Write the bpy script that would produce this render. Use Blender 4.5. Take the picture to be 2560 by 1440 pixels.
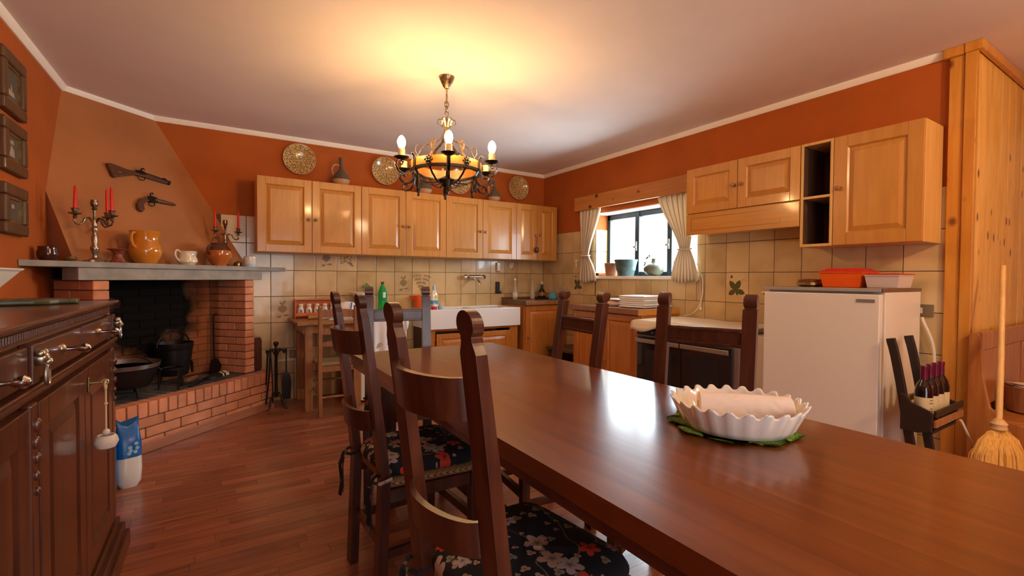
import bpy, bmesh, math, random
from mathutils import Vector, Matrix
random.seed(7)
PI = math.pi
S = bpy.context.scene
COL = S.collection
for o in list(bpy.data.objects):
    bpy.data.objects.remove(o)

# ------------------------------------------------------------------ camera
CAMLOC = Vector((-3.6349, -4.9746, 1.19))
yaw, pit, rol = math.radians(32.34635), math.radians(-1.22955), math.radians(0.39075)
Fw = Vector((math.sin(yaw)*math.cos(pit), math.cos(yaw)*math.cos(pit), math.sin(pit)))
Rt = Vector((math.cos(yaw), -math.sin(yaw), 0))
Up = Rt.cross(Fw)
R2 = Rt*math.cos(rol) + Up*math.sin(rol)
U2 = -Rt*math.sin(rol) + Up*math.cos(rol)
cd = bpy.data.cameras.new('camera')
cd.sensor_width = 36
cd.lens = 1166.734/2560*36
cd.clip_start = 0.02
cam = bpy.data.objects.new('camera', cd)
M = Matrix((R2, U2, -Fw)).transposed().to_4x4()
M.translation = CAMLOC
cam.matrix_world = M
COL.objects.link(cam)
S.camera = cam

# ------------------------------------------------------------------ world, light, exposure
S.view_settings.view_transform = 'Standard'
S.view_settings.look = 'None'
S.view_settings.gamma = 1
S.view_settings.use_curve_mapping = False
S.view_settings.exposure = 0.16
w = bpy.data.worlds.new('world')
S.world = w
w.use_nodes = True
bg = w.node_tree.nodes['Background']
bg.inputs[0].default_value = (0.95, 0.96, 1.0, 1)
bg.inputs[1].default_value = 4.2

def area(name, loc, size, energy, color, rot):
    l = bpy.data.lights.new(name, 'AREA')
    l.shape = 'RECTANGLE'
    l.size, l.size_y = size
    l.energy = energy
    l.color = color
    o = bpy.data.objects.new(name, l)
    o.location = loc
    o.rotation_euler = rot
    COL.objects.link(o)
    return o
# daylight falling through the kitchen window and through the glazed garden doors behind the camera
area('window_daylight', (0.34, -1.62, 1.58), (0.86, 1.62), 95, (0.80, 0.92, 1.0), (0, PI/2, 0))
for nm, lc, sz, rt in (('garden_door_portal', (-3.0, -6.62, 1.175), (1.8, 1.85), (PI/2, 0, 0)), ('window_portal', (0.245, -1.665, 1.56), (0.72, 1.32), (0, PI/2, 0))):
    area(nm, lc, sz, 1, (1, 1, 1), rt).data.cycles.is_portal = True     # sampling guides for the sky seen through the openings

# ------------------------------------------------------------------ materials
MATS = {}
def nd(nt, t, x=0, y=0, **kw):
    n = nt.nodes.new(t)
    n.location = (x, y)
    for k, v in kw.items():
        setattr(n, k, v)
    return n
def ramp(nt, stops, interp='LINEAR'):
    r = nt.nodes.new('ShaderNodeValToRGB')
    r.color_ramp.interpolation = interp
    while len(r.color_ramp.elements) < len(stops):
        r.color_ramp.elements.new(0.5)
    for e, (p, c) in zip(r.color_ramp.elements, stops):
        e.position = p
        e.color = (c[0], c[1], c[2], 1)
    return r
def vec(nt, scale=(1, 1, 1), rnd=0.0):
    tc = nt.nodes.new('ShaderNodeTexCoord')
    mp = nt.nodes.new('ShaderNodeMapping')
    mp.inputs['Scale'].default_value = scale
    nt.links.new(tc.outputs['Object'], mp.inputs['Vector'])
    if rnd:
        oi = nt.nodes.new('ShaderNodeObjectInfo')
        mu = nt.nodes.new('ShaderNodeMath'); mu.operation = 'MULTIPLY'; mu.inputs[1].default_value = rnd
        nt.links.new(oi.outputs['Random'], mu.inputs[0])
        nt.links.new(mu.outputs[0], mp.inputs['Location'])
    return mp.outputs['Vector']
def base(name):
    m = bpy.data.materials.new(name)
    m.use_nodes = True
    nt = m.node_tree
    return m, nt, nt.nodes['Principled BSDF']
def bump(nt, b, h, strength=0.2, dist=0.01):
    bn = nt.nodes.new('ShaderNodeBump')
    bn.inputs['Strength'].default_value = strength
    bn.inputs['Distance'].default_value = dist
    nt.links.new(h, bn.inputs['Height'])
    nt.links.new(bn.outputs[0], b.inputs['Normal'])
def mat(name, col, rough=0.5, metal=0.0, coat=0.0, nscale=0, namt=0.25, bstr=0.0, bscale=60, spec=None, rnd=0.0, emit=None, trans=0.0, sss=0.0, alpha=None):
    m, nt, b = base(name)
    b.inputs['Roughness'].default_value = rough
    b.inputs['Metallic'].default_value = metal
    b.inputs['Coat Weight'].default_value = coat
    b.inputs['Coat Roughness'].default_value = 0.08
    if spec is not None:
        b.inputs['Specular IOR Level'].default_value = spec
    b.inputs['Transmission Weight'].default_value = trans
    if nscale or rnd:
        last = None
        if nscale:
            n = nd(nt, 'ShaderNodeTexNoise')
            n.inputs['Scale'].default_value = nscale
            n.inputs['Detail'].default_value = 5
            nt.links.new(vec(nt, rnd=7 if rnd else 0), n.inputs['Vector'])
            d = [c*(1-namt) for c in col]
            l = [min(1, c*(1+namt)) for c in col]
            r = ramp(nt, [(0.3, d), (0.7, l)])
            nt.links.new(n.outputs[0], r.inputs[0])
            last = r.outputs[0]
        if rnd:
            oi = nt.nodes.new('ShaderNodeObjectInfo')
            mr = nt.nodes.new('ShaderNodeMapRange')
            mr.inputs['To Min'].default_value = 1-rnd
            mr.inputs['To Max'].default_value = 1+rnd
            nt.links.new(oi.outputs['Random'], mr.inputs['Value'])
            hs = nt.nodes.new('ShaderNodeHueSaturation')
            hs.inputs['Color'].default_value = (*col, 1)
            if last:
                nt.links.new(last, hs.inputs['Color'])
            nt.links.new(mr.outputs[0], hs.inputs['Value'])
            last = hs.outputs[0]
        nt.links.new(last, b.inputs['Base Color'])
    else:
        b.inputs['Base Color'].default_value = (*col, 1)
    if bstr:
        n = nd(nt, 'ShaderNodeTexNoise')
        n.inputs['Scale'].default_value = bscale
        n.inputs['Detail'].default_value = 6
        nt.links.new(vec(nt), n.inputs['Vector'])
        bump(nt, b, n.outputs[0], bstr)
    if emit:
        b.inputs['Emission Color'].default_value = (*emit[0], 1)
        b.inputs['Emission Strength'].default_value = emit[1]
    MATS[name] = m
    return m
def wood(name, dark, mid, light, axis='z', scale=1.0, rough=0.4, coat=0.0, knots=0.0, knotcol=None, bstr=0.06, rnd=0.0, streak=14, coatr=0.1):
    m, nt, b = base(name)
    b.inputs['Roughness'].default_value = rough
    b.inputs['Coat Weight'].default_value = coat
    b.inputs['Coat Roughness'].default_value = coatr
    k = {'x': (1.2, streak, streak), 'y': (streak, 1.2, streak), 'z': (streak, streak, 1.2)}[axis]
    v = vec(nt, tuple(a*scale for a in k), rnd=9)
    n = nd(nt, 'ShaderNodeTexNoise')
    n.inputs['Scale'].default_value = 2.2
    n.inputs['Detail'].default_value = 6
    n.inputs['Distortion'].default_value = 0.6
    nt.links.new(v, n.inputs['Vector'])
    r = ramp(nt, [(0.25, dark), (0.5, mid), (0.75, light)])
    nt.links.new(n.outputs[0], r.inputs[0])
    last = r.outputs[0]
    if knots:
        kk = {'x': (0.72, 1, 1), 'y': (1, 0.72, 1), 'z': (1, 1, 0.72)}[axis]
        v2 = vec(nt, tuple(a*knots for a in kk), rnd=5)
        vo = nd(nt, 'ShaderNodeTexVoronoi')
        vo.inputs['Scale'].default_value = 1
        nt.links.new(v2, vo.inputs['Vector'])
        kr = ramp(nt, [(0.09, (1, 1, 1)), (0.17, (0, 0, 0))])
        nt.links.new(vo.outputs['Distance'], kr.inputs[0])
        mx = nd(nt, 'ShaderNodeMix', data_type='RGBA')
        nt.links.new(kr.outputs[0], mx.inputs[0])
        nt.links.new(last, mx.inputs[6])
        mx.inputs[7].default_value = (*(knotcol or dark), 1)
        last = mx.outputs[2]
    if rnd:
        oi = nt.nodes.new('ShaderNodeObjectInfo')
        mr = nt.nodes.new('ShaderNodeMapRange')
        mr.inputs['To Min'].default_value = 1-rnd
        mr.inputs['To Max'].default_value = 1+rnd
        nt.links.new(oi.outputs['Random'], mr.inputs['Value'])
        hs = nt.nodes.new('ShaderNodeHueSaturation')
        nt.links.new(last, hs.inputs['Color'])
        nt.links.new(mr.outputs[0], hs.inputs['Value'])
        last = hs.outputs[0]
    nt.links.new(last, b.inputs['Base Color'])
    if bstr:
        bump(nt, b, n.outputs[0], bstr, 0.004)
    MATS[name] = m
    return m

mat('paint_orange', (0.42, 0.094, 0.006), 0.85, nscale=3, namt=0.10, bstr=0.08, bscale=90)
mat('paint_hood', (0.42, 0.160, 0.050), 0.9, nscale=2.5, namt=0.10, bstr=0.10, bscale=70)
mat('plaster', (0.80, 0.72, 0.68), 0.9, nscale=1.3, namt=0.06, bstr=0.12, bscale=12)
mat('moulding', (0.95, 0.90, 0.80), 0.6)
mat('grout', (0.10, 0.065, 0.035), 0.9)
mat('print_brown', (0.27, 0.175, 0.075), 0.35)
mat('print_green', (0.10, 0.10, 0.03), 0.35)
mat('stone_grey', (0.30, 0.28, 0.25), 0.7, nscale=14, namt=0.18, bstr=0.1, bscale=40)
mat('brick', (0.66, 0.265, 0.135), 0.85, nscale=9, namt=0.16, bstr=0.2, bscale=120, rnd=0.14)
mat('mortar', (0.13, 0.085, 0.06), 0.95, nscale=30, namt=0.3)
mat('soot_brick', (0.095, 0.085, 0.082), 0.8, nscale=12, namt=0.5, bstr=0.2, rnd=0.25)
mat('iron', (0.018, 0.016, 0.016), 0.42, metal=0.6, bstr=0.08)
mat('wrought_iron', (0.035, 0.028, 0.022), 0.38, metal=0.75, bstr=0.15, bscale=160)
mat('pot_rim', (0.30, 0.28, 0.25), 0.3, metal=0.85)
mat('brass', (0.45, 0.33, 0.14), 0.3, metal=0.95, nscale=30, namt=0.3)
mat('antique_metal', (0.26, 0.19, 0.115), 0.30, metal=0.9, nscale=60, namt=0.6)
mat('pewter', (0.42, 0.36, 0.27), 0.28, metal=0.9, nscale=60, namt=0.4)
mat('chrome', (0.80, 0.80, 0.80), 0.12, metal=1)
mat('steel', (0.50, 0.48, 0.46), 0.32, metal=0.9)
mat('candle_red', (0.75, 0.02, 0.02), 0.4)
mat('glaze_honey', (0.62, 0.22, 0.02), 0.12, coat=0.6, nscale=9, namt=0.22)
mat('glaze_dark', (0.055, 0.012, 0.006), 0.12, coat=0.6)
mat('glaze_brown', (0.10, 0.03, 0.012), 0.15, coat=0.5)
mat('glaze_rust', (0.50, 0.13, 0.02), 0.14, coat=0.6, nscale=7, namt=0.2)
mat('terracotta', (0.42, 0.16, 0.07), 0.7, nscale=20, namt=0.15)
mat('clay_pale', (0.50, 0.27, 0.15), 0.75)
mat('copper_red', (0.24, 0.06, 0.03), 0.45, nscale=40, namt=0.5)
mat('cream_china', (0.80, 0.70, 0.52), 0.15, coat=0.4)
mat('white_china', (0.80, 0.76, 0.68), 0.12, coat=0.4)
mat('china_print', (0.12, 0.10, 0.10), 0.4)
mat('white_enamel', (0.80, 0.75, 0.66), 0.30, coat=0.2)
mat('sink_white', (0.82, 0.80, 0.77), 0.15, coat=0.4)
mat('cloth_white', (0.82, 0.80, 0.79), 0.9, bstr=0.1, bscale=200)
mat('cloth_cream', (0.78, 0.67, 0.50), 0.9, bstr=0.1, bscale=160)
mat('paper', (0.80, 0.73, 0.66), 0.9)
mat('napkin_pink', (0.70, 0.45, 0.33), 0.9)
mat('blue_cloth', (0.10, 0.35, 0.50), 0.9)
mat('orange_plastic', (0.90, 0.13, 0.01), 0.35)
mat('red_plastic', (0.70, 0.03, 0.015), 0.35)
mat('tub_clear', (0.66, 0.56, 0.52), 0.3)
mat('black_plastic', (0.012, 0.012, 0.014), 0.35)
mat('oven_glass', (0.008, 0.008, 0.010), 0.06, coat=0.5)
mat('cord_white', (0.75, 0.68, 0.55), 0.5)
mat('frame_dark', (0.022, 0.035, 0.045), 0.4)
mat('pot_teal', (0.06, 0.11, 0.11), 0.5, nscale=12, namt=0.3)
mat('vase_green', (0.13, 0.135, 0.09), 0.35, nscale=15, namt=0.3)
mat('bulb', (1, 0.85, 0.6), 0.3, emit=((1.0, 0.58, 0.23), 345))
mat('lamp_globe', (1, 0.9, 0.8), 0.4, emit=((1.0, 0.68, 0.36), 165))
mat('candle_sleeve', (0.85, 0.62, 0.30), 0.5)
mat('wine_dark', (0.006, 0.004, 0.006), 0.06, coat=0.6)
mat('wine_foil', (0.16, 0.015, 0.05), 0.3, metal=0.4)
mat('wine_label', (0.62, 0.52, 0.30), 0.8)
mat('black_wood', (0.025, 0.014, 0.010), 0.45)
mat('crochet', (0.20, 0.33, 0.03), 0.95, nscale=220, namt=0.5, bstr=0.8, bscale=240)
mat('thread_dark', (0.03, 0.05, 0.03), 0.8)
mat('blue_pack', (0.01, 0.13, 0.42), 0.3)
mat('blue_pale', (0.35, 0.55, 0.75), 0.3)
mat('photo_dark', (0.10, 0.08, 0.055), 0.6)
mat('photo_pale', (0.40, 0.34, 0.26), 0.4)
mat('mat_olive', (0.055, 0.075, 0.022), 0.6, nscale=6, namt=0.3)
mat('twine', (0.66, 0.42, 0.20), 0.8)
mat('bell_white', (0.66, 0.55, 0.46), 0.6)
mat('label_red', (0.55, 0.02, 0.03), 0.5)
mat('label_yellow', (0.75, 0.65, 0.02), 0.5)
mat('amber', (0.35, 0.14, 0.02), 0.15)
mat('plant_green', (0.16, 0.30, 0.06), 0.6)
mat('grey_plastic', (0.34, 0.32, 0.28), 0.4)
mat('outlet_brown', (0.19, 0.14, 0.08), 0.4)
mat('logo_grey', (0.30, 0.29, 0.27), 0.4, metal=0.5)
mat('earthenware_dark', (0.10, 0.075, 0.05), 0.6)
mat('door_white', (0.6, 0.6, 0.6), 0.5)

# woods
wood('cab_wood', (0.48, 0.198, 0.033), (0.54, 0.235, 0.042), (0.585, 0.272, 0.054), 'z', 1.0, 0.36, 0.25, rnd=0.04)
wood('cab_wood_h', (0.48, 0.198, 0.033), (0.54, 0.235, 0.042), (0.585, 0.272, 0.054), 'x', 1.0, 0.36, 0.25, rnd=0.04)
wood('cab_side', (0.58, 0.31, 0.085), (0.66, 0.38, 0.115), (0.72, 0.44, 0.15), 'z', 1.0, 0.4)
wood('cab_red', (0.40, 0.125, 0.018), (0.48, 0.165, 0.026), (0.54, 0.215, 0.04), 'z', 1.0, 0.35, 0.25, rnd=0.05)
wood('knob_wood', (0.22, 0.09, 0.03), (0.30, 0.13, 0.05), (0.36, 0.17, 0.07), 'z', 2, 0.25, 0.5)
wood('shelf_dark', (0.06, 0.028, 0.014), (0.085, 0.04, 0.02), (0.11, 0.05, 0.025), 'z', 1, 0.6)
wood('pine', (0.66, 0.33, 0.055), (0.78, 0.44, 0.095), (0.85, 0.53, 0.15), 'z', 1.0, 0.35, 0.2, knots=7.0, knotcol=(0.20, 0.06, 0.01), rnd=0.10, streak=10)
wood('pine_trim', (0.50, 0.19, 0.020), (0.60, 0.25, 0.032), (0.66, 0.31, 0.05), 'z', 1.0, 0.35, 0.2, knots=6.0, knotcol=(0.18, 0.05, 0.01), rnd=0.05)
wood('pine_pelmet', (0.42, 0.15, 0.030), (0.50, 0.19, 0.040), (0.56, 0.23, 0.06), 'x', 1.0, 0.4, 0.1, knots=6.5, knotcol=(0.10, 0.025, 0.01))
wood('bench_wood', (0.32, 0.10, 0.022), (0.42, 0.15, 0.035), (0.50, 0.20, 0.05), 'z', 1.0, 0.35, 0.3, knots=4.0, knotcol=(0.10, 0.025, 0.01))
wood('walnut', (0.045, 0.012, 0.006), (0.080, 0.022, 0.010), (0.115, 0.034, 0.015), 'z', 0.9, 0.30, 0.5)
wood('walnut_h', (0.045, 0.012, 0.006), (0.080, 0.022, 0.010), (0.115, 0.034, 0.015), 'y', 0.9, 0.30, 0.5)
wood('table_wood', (0.105, 0.025, 0.005), (0.160, 0.042, 0.008), (0.210, 0.062, 0.013), 'y', 0.8, 0.30, 0.6, bstr=0.03, coatr=0.13)
wood('chair_wood', (0.040, 0.010, 0.005), (0.068, 0.018, 0.008), (0.105, 0.031, 0.013), 'z', 1.2, 0.32, 0.25)
wood('side_table_wood', (0.26, 0.10, 0.030), (0.36, 0.15, 0.045), (0.44, 0.20, 0.07), 'z', 1.0, 0.45, 0.1, knots=3.0, knotcol=(0.14, 0.04, 0.01))
wood('rush_chair_wood', (0.22, 0.09, 0.035), (0.30, 0.13, 0.05), (0.36, 0.17, 0.07), 'z', 1.2, 0.45, 0.1)
wood('skirting_wood', (0.34, 0.13, 0.06), (0.42, 0.17, 0.085), (0.48, 0.21, 0.11), 'x', 1.0, 0.4)
wood('worktop', (0.12, 0.055, 0.028), (0.16, 0.075, 0.038), (0.20, 0.10, 0.05), 'x', 1.0, 0.35, 0.2)
wood('frame_wood', (0.070, 0.030, 0.009), (0.105, 0.048, 0.015), (0.14, 0.068, 0.022), 'z', 1.5, 0.5, 0.05)
wood('gun_wood', (0.06, 0.02, 0.008), (0.10, 0.034, 0.014), (0.14, 0.05, 0.022), 'x', 2, 0.35, 0.3)
wood('spice_wood', (0.62, 0.12, 0.015), (0.74, 0.17, 0.02), (0.82, 0.22, 0.03), 'x', 1.5, 0.35)
wood('broom_stick', (0.62, 0.36, 0.12), (0.72, 0.44, 0.16), (0.80, 0.52, 0.22), 'z', 1.0, 0.5)
wood('bristle', (0.50, 0.24, 0.045), (0.70, 0.38, 0.08), (0.84, 0.52, 0.15), 'z', 3.0, 0.8, streak=26)
wood('brass_wood', (0.24, 0.080, 0.012), (0.31, 0.115, 0.018), (0.38, 0.16, 0.03), 'x', 0.8, 0.4)
wood('cutting_wood', (0.035, 0.04, 0.015), (0.06, 0.065, 0.025), (0.10, 0.10, 0.04), 'y', 1.0, 0.35)
wood('plank', (0.21, 0.066, 0.030), (0.33, 0.108, 0.050), (0.42, 0.155, 0.076), 'x', 1.2, 0.30, 0.3, rnd=0.20, bstr=0.04)

def special_mats():
    # kitchen wall tile: beige centre, darker edge and blotches of its own
    m, nt, b = base('tile')
    b.inputs['Roughness'].default_value = 0.22
    b.inputs['Coat Weight'].default_value = 0.3
    n = nd(nt, 'ShaderNodeTexNoise'); n.inputs['Scale'].default_value = 4.5; n.inputs['Detail'].default_value = 2
    nt.links.new(vec(nt, rnd=20), n.inputs['Vector'])
    r = ramp(nt, [(0.30, (0.53, 0.37, 0.165)), (0.52, (0.65, 0.475, 0.235)), (0.75, (0.70, 0.53, 0.28))])
    nt.links.new(n.outputs[0], r.inputs[0])
    oi = nt.nodes.new('ShaderNodeObjectInfo')
    mr = nt.nodes.new('ShaderNodeMapRange'); mr.inputs['To Min'].default_value = 0.86; mr.inputs['To Max'].default_value = 1.10
    nt.links.new(oi.outputs['Random'], mr.inputs['Value'])
    hs = nt.nodes.new('ShaderNodeHueSaturation')
    nt.links.new(r.outputs[0], hs.inputs['Color']); nt.links.new(mr.outputs[0], hs.inputs['Value'])
    nt.links.new(hs.outputs[0], b.inputs['Base Color'])
    bump(nt, b, n.outputs[0], 0.08, 0.003)
    MATS['tile'] = m
    # firebox bricks: clay with soot stain climbing the back
    m, nt, b = base('firebox_brick')
    b.inputs['Roughness'].default_value = 0.95
    b.inputs['Specular IOR Level'].default_value = 0.1
    tc = nt.nodes.new('ShaderNodeNewGeometry')
    n = nd(nt, 'ShaderNodeTexNoise'); n.inputs['Scale'].default_value = 5; n.inputs['Detail'].default_value = 5
    nt.links.new(tc.outputs['Position'], n.inputs['Vector'])
    d = nd(nt, 'ShaderNodeVectorMath', operation='DISTANCE')
    mp = nt.nodes.new('ShaderNodeMapping'); mp.inputs['Scale'].default_value = (1, 1, 0.72)
    nt.links.new(tc.outputs['Position'], mp.inputs['Vector'])
    nt.links.new(mp.outputs[0], d.inputs[0])
    d.inputs[1].default_value = (-4.08, -0.36, 0.72)
    a = nd(nt, 'ShaderNodeMath', operation='MULTIPLY_ADD'); a.inputs[1].default_value = 0.55
    nt.links.new(n.outputs[0], a.inputs[0]); nt.links.new(d.outputs['Value'], a.inputs[2])
    r = ramp(nt, [(0.56, (0.008, 0.006, 0.005)), (0.82, (0.36, 0.135, 0.06))])
    nt.links.new(a.outputs[0], r.inputs[0])
    nt.links.new(r.outputs[0], b.inputs['Base Color'])
    MATS['firebox_brick'] = m
    # window pane: clear thin glass
    m, nt, b = base('pane_glass')
    nt.nodes.remove(b)
    out = nt.nodes['Material Output']
    t = nd(nt, 'ShaderNodeBsdfTransparent'); t.inputs[0].default_value = (0.93, 0.98, 1.0, 1)
    g = nd(nt, 'ShaderNodeBsdfGlossy'); g.inputs['Roughness'].default_value = 0.02
    lw = nd(nt, 'ShaderNodeLayerWeight'); lw.inputs[0].default_value = 0.5
    pw = nd(nt, 'ShaderNodeMath', operation='POWER'); pw.inputs[1].default_value = 4; nt.links.new(lw.outputs['Facing'], pw.inputs[0])
    fr = nd(nt, 'ShaderNodeMath', operation='MULTIPLY_ADD'); fr.inputs[1].default_value = 0.5; fr.inputs[2].default_value = 0.04; nt.links.new(pw.outputs[0], fr.inputs[0])
    mx = nd(nt, 'ShaderNodeMixShader')
    nt.links.new(fr.outputs[0], mx.inputs[0]); nt.links.new(t.outputs[0], mx.inputs[1]); nt.links.new(g.outputs[0], mx.inputs[2])
    nt.links.new(mx.outputs[0], out.inputs[0])
    MATS['pane_glass'] = m
    for nm, c, mixf in (('bottle_green', (0.02, 0.50, 0.14), 0.45), ('bottle_clear', (0.75, 0.70, 0.60), 0.6), ('jar_glass', (0.85, 0.83, 0.75), 0.5)):
        m, nt, b = base(nm)
        b.inputs['Base Color'].default_value = (*c, 1)
        b.inputs['Roughness'].default_value = 0.08
        b.inputs['Coat Weight'].default_value = 0.6
        out = nt.nodes['Material Output']
        t = nd(nt, 'ShaderNodeBsdfTransparent'); t.inputs[0].default_value = (*[min(1, x*1.4+0.15) for x in c], 1)
        mx = nd(nt, 'ShaderNodeMixShader'); mx.inputs[0].default_value = 1-mixf
        nt.links.new(t.outputs[0], mx.inputs[1]); nt.links.new(b.outputs[0], mx.inputs[2])
        nt.links.new(mx.outputs[0], out.inputs[0])
        MATS[nm] = m
    # curtain: striped cream cotton, a little translucent
    m, nt, b = base('curtain')
    b.inputs['Roughness'].default_value = 0.95
    uv = nt.nodes.new('ShaderNodeTexCoord')
    sp = nt.nodes.new('ShaderNodeSeparateXYZ'); nt.links.new(uv.outputs['UV'], sp.inputs[0])
    mu = nd(nt, 'ShaderNodeMath', operation='MULTIPLY'); mu.inputs[1].default_value = 16
    nt.links.new(sp.outputs[0], mu.inputs[0])
    fr = nd(nt, 'ShaderNodeMath', operation='FRACT'); nt.links.new(mu.outputs[0], fr.inputs[0])
    r = ramp(nt, [(0.0, (0.80, 0.70, 0.55)), (0.62, (0.58, 0.36, 0.22)), (0.74, (0.80, 0.70, 0.55))], 'CONSTANT')
    nt.links.new(fr.outputs[0], r.inputs[0]); nt.links.new(r.outputs[0], b.inputs['Base Color'])
    tl = nd(nt, 'ShaderNodeBsdfTranslucent'); nt.links.new(r.outputs[0], tl.inputs[0])
    mx = nd(nt, 'ShaderNodeMixShader'); mx.inputs[0].default_value = 0.22
    nt.links.new(b.outputs[0], mx.inputs[1]); nt.links.new(tl.outputs[0], mx.inputs[2])
    nt.links.new(mx.outputs[0], nt.nodes['Material Output'].inputs[0])
    MATS['curtain'] = m
    # speckled glaze plate
    m, nt, b = base('speckle_glaze')
    b.inputs['Roughness'].default_value = 0.18
    b.inputs['Coat Weight'].default_value = 0.5
    v = nd(nt, 'ShaderNodeTexVoronoi'); v.inputs['Scale'].default_value = 92
    nt.links.new(vec(nt), v.inputs['Vector'])
    r = ramp(nt, [(0.20, (0.06, 0.030, 0.012)), (0.36, (0.20, 0.10, 0.03)), (0.52, (0.62, 0.42, 0.16))])
    nt.links.new(v.outputs['Distance'], r.inputs[0])
    nt.links.new(r.outputs[0], b.inputs['Base Color'])
    MATS['speckle_glaze'] = m
    # rush seat
    m, nt, b = base('rush')
    b.inputs['Roughness'].default_value = 0.85
    wv = nd(nt, 'ShaderNodeTexWave'); wv.inputs['Scale'].default_value = 110; wv.inputs['Distortion'].default_value = 2.0
    nt.links.new(vec(nt), wv.inputs['Vector'])
    r = ramp(nt, [(0.1, (0.16, 0.09, 0.03)), (0.7, (0.50, 0.34, 0.15))])
    nt.links.new(wv.outputs[0], r.inputs[0]); nt.links.new(r.outputs[0], b.inputs['Base Color'])
    bump(nt, b, wv.outputs[0], 0.6, 0.004)
    MATS['rush'] = m
    # paper towel emboss
    m, nt, b = base('paper_towel')
    b.inputs['Base Color'].default_value = (0.84, 0.72, 0.62, 1)
    b.inputs['Roughness'].default_value = 0.95
    wv = nd(nt, 'ShaderNodeTexWave', wave_type='RINGS'); wv.inputs['Scale'].default_value = 22; wv.inputs['Distortion'].default_value = 9; wv.inputs['Detail'].default_value = 1
    nt.links.new(vec(nt), wv.inputs['Vector'])
    bump(nt, b, wv.outputs[0], 0.35, 0.003)
    MATS['paper_towel'] = m
    # floral cushion print: dark cotton, scattered five-petal flowers, leaves and vines
    m, nt, b = base('floral')
    b.inputs['Roughness'].default_value = 0.95
    def flowers(scale, seedoff, R, npet, palette, prob):
        v0 = vec(nt, (scale, scale, scale*0.6))
        ad = nd(nt, 'ShaderNodeVectorMath', operation='ADD'); ad.inputs[1].default_value = (seedoff, seedoff*1.7, 0)
        nt.links.new(v0, ad.inputs[0])
        # flatten z so the print wraps softly over the edge
        vo = nd(nt, 'ShaderNodeTexVoronoi', voronoi_dimensions='2D'); vo.inputs['Scale'].default_value = 1; vo.inputs['Randomness'].default_value = 0.85
        nt.links.new(ad.outputs[0], vo.inputs['Vector'])
        sb = nd(nt, 'ShaderNodeVectorMath', operation='SUBTRACT')
        nt.links.new(ad.outputs[0], sb.inputs[0]); nt.links.new(vo.outputs['Position'], sb.inputs[1])
        s = nt.nodes.new('ShaderNodeSeparateXYZ'); nt.links.new(sb.outputs[0], s.inputs[0])
        at = nd(nt, 'ShaderNodeMath', operation='ARCTAN2'); nt.links.new(s.outputs[1], at.inputs[0]); nt.links.new(s.outputs[0], at.inputs[1])
        cs = nt.nodes.new('ShaderNodeSeparateColor'); nt.links.new(vo.outputs['Color'], cs.inputs[0])
        ma = nd(nt, 'ShaderNodeMath', operation='MULTIPLY_ADD'); ma.inputs[1].default_value = npet/2
        nt.links.new(at.outputs[0], ma.inputs[0]); nt.links.new(cs.outputs[1], ma.inputs[2])
        co = nd(nt, 'ShaderNodeMath', operation='COSINE'); nt.links.new(ma.outputs[0], co.inputs[0])
        ab = nd(nt, 'ShaderNodeMath', operation='ABSOLUTE'); nt.links.new(co.outputs[0], ab.inputs[0])
        rr = nd(nt, 'ShaderNodeMath', operation='MULTIPLY_ADD'); rr.inputs[1].default_value = R*0.55; rr.inputs[2].default_value = R*0.5
        nt.links.new(ab.outputs[0], rr.inputs[0])
        sz = nd(nt, 'ShaderNodeMath', operation='MULTIPLY_ADD'); sz.inputs[1].default_value = 0.7; sz.inputs[2].default_value = 0.55
        nt.links.new(cs.outputs[2], sz.inputs[0])
        r2 = nd(nt, 'ShaderNodeMath', operation='MULTIPLY'); nt.links.new(rr.outputs[0], r2.inputs[0]); nt.links.new(sz.outputs[0], r2.inputs[1])
        lt = nd(nt, 'ShaderNodeMath', operation='LESS_THAN'); nt.links.new(vo.outputs['Distance'], lt.inputs[0]); nt.links.new(r2.outputs[0], lt.inputs[1])
        pr = nd(nt, 'ShaderNodeMath', operation='LESS_THAN'); pr.inputs[1].default_value = prob; nt.links.new(cs.outputs[1], pr.inputs[0])
        mk = nd(nt, 'ShaderNodeMath', operation='MULTIPLY'); nt.links.new(lt.outputs[0], mk.inputs[0]); nt.links.new(pr.outputs[0], mk.inputs[1])
        pal = ramp(nt, palette, 'CONSTANT'); nt.links.new(cs.outputs[0], pal.inputs[0])
        # darker heart
        hr = nd(nt, 'ShaderNodeMath', operation='DIVIDE'); nt.links.new(vo.outputs['Distance'], hr.inputs[0]); nt.links.new(r2.outputs[0], hr.inputs[1])
        hm = nt.nodes.new('ShaderNodeMapRange'); hm.inputs['From Min'].default_value = 0.12; hm.inputs['From Max'].default_value = 0.45; hm.inputs['To Min'].default_value = 0.35
        nt.links.new(hr.outputs[0], hm.inputs['Value'])
        mm = nd(nt, 'ShaderNodeMix', data_type='RGBA', blend_type='MULTIPLY'); mm.inputs[0].default_value = 1
        nt.links.new(pal.outputs[0], mm.inputs[6]); nt.links.new(hm.outputs[0], mm.inputs[7])
        return mk.outputs[0], mm.outputs[2]
    basec = nd(nt, 'ShaderNodeRGB'); basec.outputs[0].default_value = (0.010, 0.012, 0.018, 1)
    last = basec.outputs[0]
    # vines
    nz = nd(nt, 'ShaderNodeTexNoise'); nz.inputs['Scale'].default_value = 7; nz.inputs['Detail'].default_value = 1
    nt.links.new(vec(nt), nz.inputs['Vector'])
    vr = ramp(nt, [(0.0, (0, 0, 0)), (0.485, (0, 0, 0)), (0.492, (1, 1, 1)), (0.502, (1, 1, 1)), (0.509, (0, 0, 0))])
    nt.links.new(nz.outputs[0], vr.inputs[0])
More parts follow.
